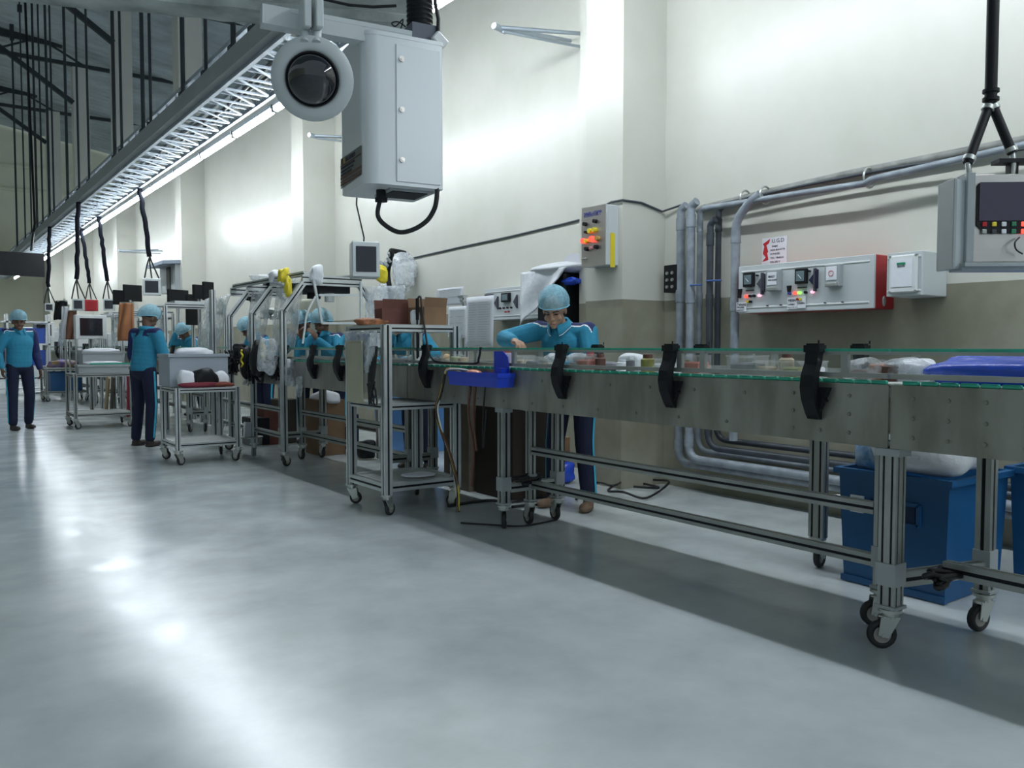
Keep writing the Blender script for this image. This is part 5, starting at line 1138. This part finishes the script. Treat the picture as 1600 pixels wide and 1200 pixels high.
for px, X, nm, m, lb in ((775, 3.34, 'tub', None, 'dark open tray on the belt left of the guard post, by the lilac pot'),): pass
# ================================================================== INSPECTION HOOD (bent aluminium portals)
HX0, HX1 = 3.02, 4.05
PY_ = [8.02, 8.92, 9.70, 10.30]
t = thing('inspection_hood', 'large aluminium portal hood with bent posts and plastic curtains over the second conveyor', 'machine hood', (3.5, 9.1, 0), world=True)
for k, y in enumerate(PY_):
    x0 = HX0 - .02; zz = 1.86
    for (xa, sg) in ((x0, 1), (HX1, -1)):
        if sg == -1 and k in (1, 2): continue
        if k == 3 and sg == 1:
            b = MB(); b.prof((xa - .02, y, .0), (xa - .02, y, 1.88), .05, .09, up=(0, 1, 0)); b.build('post', ALU, t); continue
        b = MB(); b.prof((xa, y, .15 if sg == 1 and k != 9 else 0), (xa, y, 1.55), .055, .055, up=(0, 1, 0)); b.build('post', ALU, t)
        b = MB(); b.prof((xa, y, 1.545), (xa + .22 * sg, y, 1.84), .055, .055, up=(0, 1, 0)); b.build('bent_post', ALU, t)
        if sg == 1: caster(t, xa, y, .15, .5 + k, r=.05)
    b = MB(); b.prof((x0 + .2, y, 1.865), (HX1 - .2, y, 1.865), .045, .10); b.build('top_beam', ALU, t)
for (x, z) in ((x0 + .24, 1.93), (HX1 - .24, 1.93)): b = MB(); b.prof((x, PY_[0], z), (x, PY_[-1], z), .045, .045); b.build('top_rail', ALU, t)
for (x, z) in ((HX0, .30), (HX0, .56), (HX1, .30)): b = MB(); b.prof((x, PY_[0] + .03, z), (x, PY_[-1] - .03, z), .045, .045); b.build('side_rail', ALUD, t)
b = MB(); b.box((3.5, 8.30, 1.80), (.50, .44, .10)); b.cyl((3.4, 8.2, 1.75), (3.4, 8.2, 1.69), .07, n=12); b.build('motor_box', BLK, t)
b = MB(); b.cyl((3.55, 8.15, 1.75), (3.55, 8.15, 1.66), .05, n=12); b.build('light_head', GREY, t)
# open door frames (thin white tilted tubes)
yD = PY_[0] - .06
def hd(px, py): return at(px, py, Y=yD)
tf = thing('tilted_frame', 'thin pale metal frame tilted across the front of the hood', 'frame', tuple(hd(530, 505)), world=True)
for (p, q) in (((490, 438), (503, 505)), ((564, 440), (564, 505)), ((498, 461), (560, 461)), ((503, 505), (600, 505))):
    b = MB(); b.bar(hd(*p), hd(*q), .022, .022); b.build('frame_bar', GREY, tf)
b = MB(); b.tube(smoothpath([hd(493, 463), hd(480, 490), hd(476, 515), hd(473, 537)], 5), .010, 6); b.build('cord', WHITE, tf)
def curtain(label, a, c, z0, z1, seed, wav=.025, m=CURT, name='plastic_curtain', lean=0): 
    return sheet(name, label, 'curtain', m, [(a[0], a[1], z1), (c[0], c[1], z1), (c[0] + lean, c[1], z0), (a[0] + lean, a[1], z0)], wav, seed)
curtain('clear plastic curtain hanging between the first two bent posts of the hood', (3.25, PY_[0] + .05), (3.25, PY_[1] - .05), 1.15, 1.84, 1, lean=-.1)
curtain('clear plastic curtain hanging between the second and third bent posts', (3.25, PY_[1] + .05), (3.25, PY_[2] - .05), 1.25, 1.84, 2, lean=-.1)
curtain('wide clear plastic curtain hanging left of the straight hood post', (3.25, PY_[3] + .12), (3.25, PY_[3] + 1.3), 1.05, 1.84, 3, .05, lean=-.2)
curtain('milky plastic curtain draped down the right-hand side of the hood', (3.86, PY_[0] - .05), (4.1, PY_[0] - .5), 1.15, 1.82, 4, .04, FILM)
curtain('cream curtain hanging on the back of the hood, left part', (4.08, PY_[2]), (4.08, PY_[3]), 1.1, 1.8, 6, .03, mat('cream_curtain', (.5, .5, .4), .7))
curtain('long milky plastic curtain hanging right of the small boxed monitor', (5.24, yx(592, 5.24)), (5.24, yx(612, 5.24)), 1.42, 2.05, 7, .02, FILM)
crumple((3.35, PY_[0] - .02, 1.93), (.07, .06, .09), 40, BAGW, 'plastic_wrap', 'silvery crumpled wrap tied on the hood corner beside the yellow ribbon', 'plastic wrap', amt=.3)
crumple((3.28, PY_[1] - .02, 1.95), (.09, .08, .08), 41, BAGW, 'plastic_wrap', 'crumpled white wrap tied on the second hood beam', 'plastic wrap', amt=.3)
crumple((3.5, PY_[2] - .02, 2.0), (.28, .12, .05), 42, FILM, 'plastic_wrap', 'long clear plastic wrap lying over the third hood beam', 'plastic wrap', amt=.3)
for k, (px, py, X, lb) in enumerate(((443, 430, 3.2, 'yellow crumpled ribbon tied to the left corner of the hood'), (450, 448, 3.1, 'yellow ribbon tail hanging below the other yellow ribbon, left hood corner'), (596, 430, 4.0, 'yellow ribbon tied right of the small boxed monitor'))):
    crumple(at(px, py, X=X), ((.05, .06, .07), (.03, .05, .09), (.05, .06, .08))[k], 140 + k, YEL, 'ribbon', lb, 'ribbon', amt=.55)
# machine clutter hanging at belt height left of the hood
for k, (px, py, X, r, m, lb) in enumerate([(384, 565, 2.93, (.07, .07, .16), BLK, 'dark bundle of machine hoses hanging by the third bent post'), (405, 560, 2.93, (.10, .09, .20), BLK, 'black motor bundle hanging between the bent posts'), (420, 553, 2.9, (.10, .09, .19), FILM, 'clear plastic bag tied over machine parts at belt height'), (375, 548, 2.93, (.08, .08, .09), BLK, 'black fittings clump nearest the grey box cart'), (452, 585, 3.035, (.05, .05, .13), FILM, 'clear bag hanging down the side of the second conveyor'), (468, 605, 3.05, (.03, .03, .10), FILM, 'narrow clear bag hanging below the conveyor bracket')]):
    crumple(at(px, py, X=X), r, 60 + k, m, 'machine_bundle', lb, 'machine parts', amt=.35)
for k, (px, py, lb) in enumerate(((378, 560, 'yellow cable loop at the machine fittings by the grey box cart'), (393, 563, 'yellow cable loop beside the black motor bundle'), (411, 547, 'yellow cable loop inside the clear bag of machine parts'))):
    c = at(px, py, X=2.86); b = MB(); b.tube(smoothpath([c + Vector((0, .03 * math.sin(i * 2.2), .09 - .03 * i)) for i in range(7)], 4), .010, 6); single(b, 'yellow_cable', YEL, lb, 'cable')
b = MB(); c = at(412, 712, Z=0); c.x -= .16; c.y -= .05
t = thing('clear_bucket', 'clear plastic bucket with white paper on the floor by the conveyor casters', 'bucket', (c.x, c.y, 0)); b = MB(); b.cyl((0, 0, .004), (0, 0, .22), .115, .125, 18, caps=False); b.cyl((0, 0, .004), (0, 0, .01), .115, n=18); b.build('tub', TUB, t); b = MB(); b.cyl((0, 0, .215), (0, 0, .225), .13, n=18); b.build('rim', ALUD, t); b = MB(); b.box((-.03, 0, .30), (.13, .02, .17), Euler((0, .1, R(40))).to_matrix()); b.build('paper', PAPER, t)
for k, (px, py, X, d, m, lb) in enumerate([(508, 640, 3.75, (.3, .4, .24), CARD, 'brown cardboard box under the second conveyor topped with white cloth'), (420, 655, 3.6, (.3, .5, .30), mat('red_cardboard'), 'dark reddish cardboard box under the hood'), (508, 700, 3.9, (.3, .3, .16), BLK, 'black box on the floor behind the second conveyor')]):
    c = at(px, py, X=X); b = MB(); z = c.z if k < 2 else d[2] / 2 + .005
    if k < 2: b.box((c.x, c.y, z / 2 + d[2] / 4), (d[0], d[1], z + d[2] / 2), None, .005)
    else: b.box((c.x, c.y, z), d, None, .005)
    single(b, 'storage_box' if k == 2 else 'cardboard_box', m, lb, 'box')
c = at(510, 622, X=3.75); crumple((c.x, c.y, c.z + .01), (.12, .22, .08), 81, PAPER, 'cloth_heap', 'white cloth heap on the cardboard box under the second conveyor', 'cloth', amt=.3, flat=True)
c = at(590, 690, X=4.3); b = MB(); open_bin(b, 4.5, 4.95, c.y - .4, c.y + .4, .003, .62, .01, .03, .02); single(b, 'plastic_crate', mat('light_blue_crate', (.08, .22, .48), .5), 'light blue plastic crate on the floor seen through the tall rack', 'crate')
c = at(572, 690, X=3.9); crumple((3.9, c.y, .10), (.08, .12, .10), 83, BLK, 'cable_heap', 'black cable heap with yellow strap on the floor left of the blue crate', 'cable', amt=.35, flat=True)
# ================================================================== FAR STATIONS
S3 = conveyor('third steel conveyor, running away behind the grey carts toward the far end', 17.0, 11.4, [(12.0, 1), (16.4, 2)], [12.5, 13.9, 15.3], [], [12.2, 13.6, 15.0, 16.4])
conv4 = conveyor('fourth and farthest steel conveyor near the end of the hall', 26.0, 18.6, [(19.2, 1), (25.4, 2)], [20.0, 22.0, 24.0], [], [20, 22, 24])
def cart2(px, py, label, w=.6, l=.6, h=.74, X=None):
    p = at(px, py, Z=0); t = thing('utility_cart', label, 'cart', (p.x + w / 2, p.y + l / 2, 0), world=True)
    frame_cart(t, p.x, p.x + w, p.y, p.y + l, h, [(h - .025, PLY), (.2, PLY)], m=ALUD); return p, t
p, t = cart2(119, 671, 'aluminium cart loaded with grey boxes of cloths, middle of the aisle', .75, .75, .80)
b = MB(); open_bin(b, p.x + .16, p.x + .72, p.y + .34, p.y + .74, .802, 1.12); single(b, 'storage_box', GREYD, 'grey open box of white cloths at the back of the middle cart', 'box')
crumple((p.x + .44, p.y + .54, 1.12), (.24, .17, .05), 90, PAPER, 'cloth_heap', 'white cloths heaped in the box on the middle cart', 'cloth', amt=.3)
b = MB(); open_bin(b, p.x + .05, p.x + .72, p.y + .0, p.y + .32, .802, .93); single(b, 'storage_tray', GREYD, 'shallow grey tray in front on the middle cart', 'tray')
crumple((p.x + .40, p.y + .16, .95), (.24, .10, .03), 91, PAPER, 'cloth_heap', 'white papers lying in the shallow grey tray on the middle cart', 'cloth', amt=.3)
b = MB(); b.bar((p.x + .2, p.y + .02, .945), (p.x + .76, p.y + .02, .945), .02, .02); single(b, 'green_strip', GREEN, 'green plastic strip lying on the shallow grey tray', 'strip')
p, t = cart2(73, 628, 'pale aluminium cart with dark blue bin below, far back by the standing worker', .8, .8, .72)
b = MB(); open_bin(b, p.x + .1, p.x + .7, p.y + .1, p.y + .7, .222, .64); single(b, 'plastic_crate', BLUEBIN, 'dark blue bin inside the far cart behind the standing worker', 'crate')
crumple((p.x + .4, p.y + .4, .80), (.3, .2, .09), 93, mat('yellow_toys', (.45, .30, .05), .6, 0, .7, 8, col2=(.1, .08, .4)), 'cloth_heap', 'yellow and violet bundle on top of the far cart', 'bundle', amt=.35, flat=True)
# leaning boards between cart and worker
for k, (px, col, lb) in enumerate(((168, (.42, .30, .16), 'tan wooden board leaning behind the middle cart'), (176, (.10, .08, .06), 'dark wooden board leaning behind the middle cart'), (192, (.62, .62, .66), 'tall white board leaning behind the worker seen from behind'), (201, (.35, .02, .05), 'dark red board leaning beside the white one'))):
    c = at(px, 640, X=2.75 + .05 * k); b = MB(); b.box((c.x, c.y, .36), (.03, .16, .70), Euler((R([25, 20, 4, 6][k]), 0, 0)).to_matrix()); single(b, 'leaning_board', mat('board_%d' % k, col, .7), lb, 'board')
# hanging coats / aprons
for k, (px, py, X, w, h_, m, lb) in enumerate(((198, 503, 2.9, .36, .62, TAN, 'tan leather apron hanging beside the worker seen from behind'), (113, 508, 2.80, .30, .60, mat('brown_cloth', (.16, .07, .04), .8), 'dark brown coat hanging among the far hanging monitors'), (103, 505, 2.72, .26, .7, PAPER, 'white coat hanging left of the dark brown coat'), (96, 485, 2.66, .4, .4, BLK, 'black jacket hanging beneath the far hanging poles'))):
    c = at(px, py, X=X); b = MB(); b.cyl((c.x + .06, c.y, 0), (c.x + .06, c.y, c.z + h_ / 2 + .05), .02, n=8); b.bar(c - RV * (w * .3) + UP * (h_ / 2) + DV * .01, c + RV * (w * .3) + UP * (h_ / 2) + DV * .01, .03, .03); b.cyl((c.x + .06, c.y, 0), (c.x + .06, c.y, .03), .15, n=12)
    single(b, 'coat_stand', HUB, ['metal coat stand behind the tan leather apron', 'metal coat stand behind the dark brown coat', 'metal coat stand behind the white coat', 'metal coat stand behind the black jacket'][k], 'coat stand'); t_ = sheet('hanging_coat', lb, 'coat', m, [c - RV * (w * .3) + UP * (h_ / 2), c + RV * (w * .3) + UP * (h_ / 2), c + RV * (w * .30) - UP * (h_ / 2) - DV * .03, c - RV * (w * .45) - UP * (h_ / 2) - DV * .03], .05, 20 + k, th=.03)
# floor standing control stations with screens
def console(px, py, X, w, h, label, base=True, m=ALU):
    c = at(px, py, X=X); t = thing('screen_console', label, 'monitor', (c.x, c.y, 0), world=True)
    b = MB(); b.box(c, (w, .22, h), None, .01); b.build('casing', WHITE, t); b = MB(); b.box((c.x, c.y - .113, c.z), (w * .72, .01, h * .72)); b.build('screen', SCR, t)
    b = MB(); b.prof((c.x, c.y, .02), (c.x, c.y, c.z - h / 2), .06, .06, up=(0, 1, 0)); b.box((c.x, c.y, .015), (.5, .4, .03)); b.build('pillar', ALUD, t); return t
console(141, 511, 2.70, .52, .44, 'white screen console with big dark screen behind the middle cart')
console(68, 516, 2.8, .46, .40, 'small white screen console behind the far left cart')
console(215, 470, 3.3, .45, .35, 'dark-screened console left of the orange apron hooks') if False else None
for k, (px, py, X, w, h_, lb) in enumerate(((190, 465, 3.8, .4, .32, 'black screen on the wall side, left of the grey framed hanging monitor'), (207, 458, 3.8, .42, .34, 'black screen close beside the grey framed hanging monitor'), (278, 466, 3.9, .42, .30, 'black screen right of the grey framed hanging monitor'), (301, 484, 3.75, .24, .5, 'tall narrow black screen behind the bending worker'), (311, 456, 3.7, .22, .22, 'tilted black panel left of the straight hood post'), (325, 455, 3.7, .18, .28, 'second tilted black panel against the straight hood post'))):
    c = at(px, py, X=X); t = thing('mounted_screen', lb, 'screen', (c.x, c.y, 0), world=True); b = MB(); b.box(c, (w, .06, h_), Euler((0, 0, R(25))).to_matrix(), .005); b.build('screen', BLK, t)
    b = MB(); b.prof((c.x + .02, c.y + .06, 0), (c.x + .02, c.y + .06, c.z), .05, .05, up=(0, 1, 0)); b.build('post', ALU, t)
# aluminium gantries further back
for k, (yg, lb) in enumerate(((12.6, 'aluminium profile gantry over the third conveyor, nearest of the back row'), (15.6, 'aluminium profile gantry over the third conveyor, middle of the back row'), (17.6, 'aluminium profile gantry at the far end of the third conveyor'), (22.0, 'aluminium profile gantry over the fourth conveyor'))):
    t = thing('gantry', lb, 'gantry', (3.45, yg, 0), world=True)
    for x in (2.98, 3.82):
        for dy in (0, .8): b = MB(); b.prof((x, yg + dy, 0), (x, yg + dy, 1.78), .05, .05, up=(0, 1, 0)); b.build('post', ALU, t)
    for dy in (0, .8):
        b = MB(); b.prof((2.98, yg + dy, 1.80), (3.82, yg + dy, 1.80), .045, .045); b.build('beam', ALU, t)
    for x in (2.98, 3.82): b = MB(); b.prof((x, yg, 1.70), (x, yg + .8, 1.70), .045, .045); b.build('beam', ALU, t)
    b = MB(); b.box((3.4, yg + .4, 1.84), (.5, .5, .05)); b.build('cover', GREY, t)
    curtain(['clear plastic curtain on the nearest back-row gantry', 'clear plastic curtain on the middle back-row gantry', 'clear plastic curtain on the gantry ending the third conveyor', 'clear plastic curtain on the fourth conveyor gantry'][k], (2.94, yg + .05), (2.94, yg + .75), 1.2, 1.75, 30 + k, .03)
# far-left shelving and appliances
c = at(10, 525, Y=24); t = thing('storage_shelf', 'white shelving unit with blue crates at the far left edge', 'shelf', (c.x, 24, 0), world=True)
for dx in (-.9, 0, .9):
    for dy in (-.25, .25): b = MB(); b.bar((c.x + dx, 24 + dy, 0), (c.x + dx, 24 + dy, 2.0), .05, .05, (0, 1, 0)); b.build('upright', WHITE, t)
for z in (.15, .7, 1.25, 1.8): b = MB(); b.box((c.x, 24, z), (1.85, .55, .04)); b.build('shelf', WHITE, t)
for i, (dx, z) in enumerate(((-.45, .72), (.45, .72), (-.45, 1.27), (.45, 1.27))):
    b = MB(); open_bin(b, c.x + dx - .36, c.x + dx + .36, 23.78, 24.22, z + .002, z + .38); single(b, 'plastic_crate', mat('royal_blue_crate', (.04, .10, .45), .5), ['blue crate on the lower shelf, left, far left edge', 'blue crate on the lower shelf, right, far left edge', 'blue crate on the upper shelf, left, far left edge', 'blue crate on the upper shelf, right, far left edge'][i], 'crate')
for k, (px, X, w, h_, d, m, lb) in enumerate(((30, 1.6, 1.6, 1.5, 1.0, WHITE, 'tall white machine cabinet at the far end behind the standing worker'), (62, 2.2, 1.2, 1.9, .8, GREY, 'pale grey machine cabinet at the far end, right of the white one'), (95, 4.4, .8, 1.7, 1.2, GREY, 'pale grey cabinet against the wall behind the far coats'), (140, 4.4, .8, 1.6, 1.2, WHITE, 'white cabinet against the wall behind the big-screened console'), (185, 4.45, .7, 1.5, 1.1, GREY, 'pale grey cabinet against the wall behind the tan apron'), (235, 4.4, .6, 1.45, 1.0, WHITE, 'white cabinet against the wall behind the worker seen from behind'))):
    y = yx(px, X) if X > 4 else 36 + k; x = X if X > 4 else at(px, 545, Y=y).x
    t = thing('machine_cabinet', lb, 'cabinet', (x, y, 0), world=True); b = MB(); b.box((x, y, h_ / 2 + .03), (w, d, h_), None, .02); b.build('body', m, t)
    b = MB(); b.box((x - w / 2 - .006, y, h_ * .6), (.012, d * .7, h_ * .4)); b.box((x, y - d / 2 - .006, h_ * .6), (w * .7, .012, h_ * .4)); b.build('window', SCR, t)
    b = MB(); b.box((x, y, .015), (w * .9, d * .9, .03)); b.build('plinth', BLK, t)
# wrapped equipment on the wall behind the leaning worker
c = at(872, 462, X=5.0)
b = MB(); b.box((5.08, c.y - .02, c.z - .05), (.38, .42, .50), None, .02); single(b, 'wall_device', BLK, 'black device on the wall behind the hairnet of the leaning worker', 'device')
sheet('plastic_cover', 'white plastic cover draped over the black device behind the worker', 'plastic cover', BAGW, [(4.86, c.y + .42, c.z + .24), (4.86, c.y - .30, c.z + .24), (4.86, c.y - .10, c.z + .06), (4.86, c.y + .42, c.z - .28)], .03, 51, th=.01)
crumple((5.05, c.y - .0, c.z + .25), (.19, .34, .06), 95, BAGW, 'plastic_cover', 'crumpled white plastic heaped on top of the black wall device', 'plastic cover', amt=.25)
c2 = at(887, 424, X=5.2); b = MB(); b.cyl((5.26, c2.y, c2.z - .02), (5.285, c2.y, c2.z - .02), .20, n=24); single(b, 'round_plate', mat('pale_disc', (.55, .56, .6), .6), 'pale round plate leaning on the wall above the wrapped device', 'plate')
c2 = at(892, 440, X=4.95); crumple(c2, (.06, .10, .035), 96, BAGB, 'cloth', 'small blue cloth on the wrapped wall device', 'cloth', amt=.3)
# ------------------ more machine clutter under and around the hood
rnd = random.Random(99)
def tangle(c, r, n, rad, m, name, label, cat='cable', seed=0):
    rn = random.Random(seed); b = MB(); c = Vector(c)
    for _ in range(n):
        b.tube(smoothpath([c + Vector((rn.uniform(-r[0], r[0]), rn.uniform(-r[1], r[1]), rn.uniform(-r[2], r[2]))) for i in range(6)], 4), rad, 5)
    return single(b, name, m, label, cat)
for k, (px, py, X, r, n, rad, m, lb) in enumerate([
    (365, 566, 2.98, (.05, .16, .14), 6, .012, BLK, 'tangle of black hoses at belt height by the straight hood post'),
    (398, 575, 2.96, (.05, .20, .16), 7, .012, BLK, 'tangle of black hoses hanging below the bent hood posts'),
    (430, 575, 3.0, (.04, .12, .12), 5, .010, BLK, 'small black cable tangle left of the conveyor bracket'),
    (387, 588, 2.94, (.04, .10, .10), 4, .008, HUB, 'bright metal hose loops below the bent hood posts'),
    (425, 448, 3.5, (.10, .25, .05), 6, .014, BLK, 'black cables strung along the second hood beam'),
    (392, 462, 3.5, (.10, .30, .06), 6, .014, BLK, 'black cables strung along the third hood beam'),
    (425, 490, 3.6, (.12, .30, .07), 7, .012, HUB, 'grey machine fittings hanging inside the hood')]):
    tangle(at(px, py, X=X), r, n, rad, m, 'hose_tangle', lb, 'cable', 200 + k)
for k, (px, X, w, d, z0, z1, m, lb) in enumerate([(398, 3.4, .25, .3, .05, .34, BLK, 'black machine box on the floor under the hood, left side'), (442, 3.75, .22, .3, .005, .55, mat('dark_board', (.05, .04, .03), .7), 'dark brown box standing under the hood, right side'), (536, 4.4, .28, .3, .005, .35, NAVY, 'dark navy crate on the floor behind the second conveyor')]):
    y = yx(px, X); b = MB(); b.box((X, y, (z0 + z1) / 2 if z0 < .02 else (z1 + .005) / 2), (w, d, z1 - z0 if z0 < .02 else z1 - .005), None, .01); single(b, 'machine_box', m, lb, 'box')
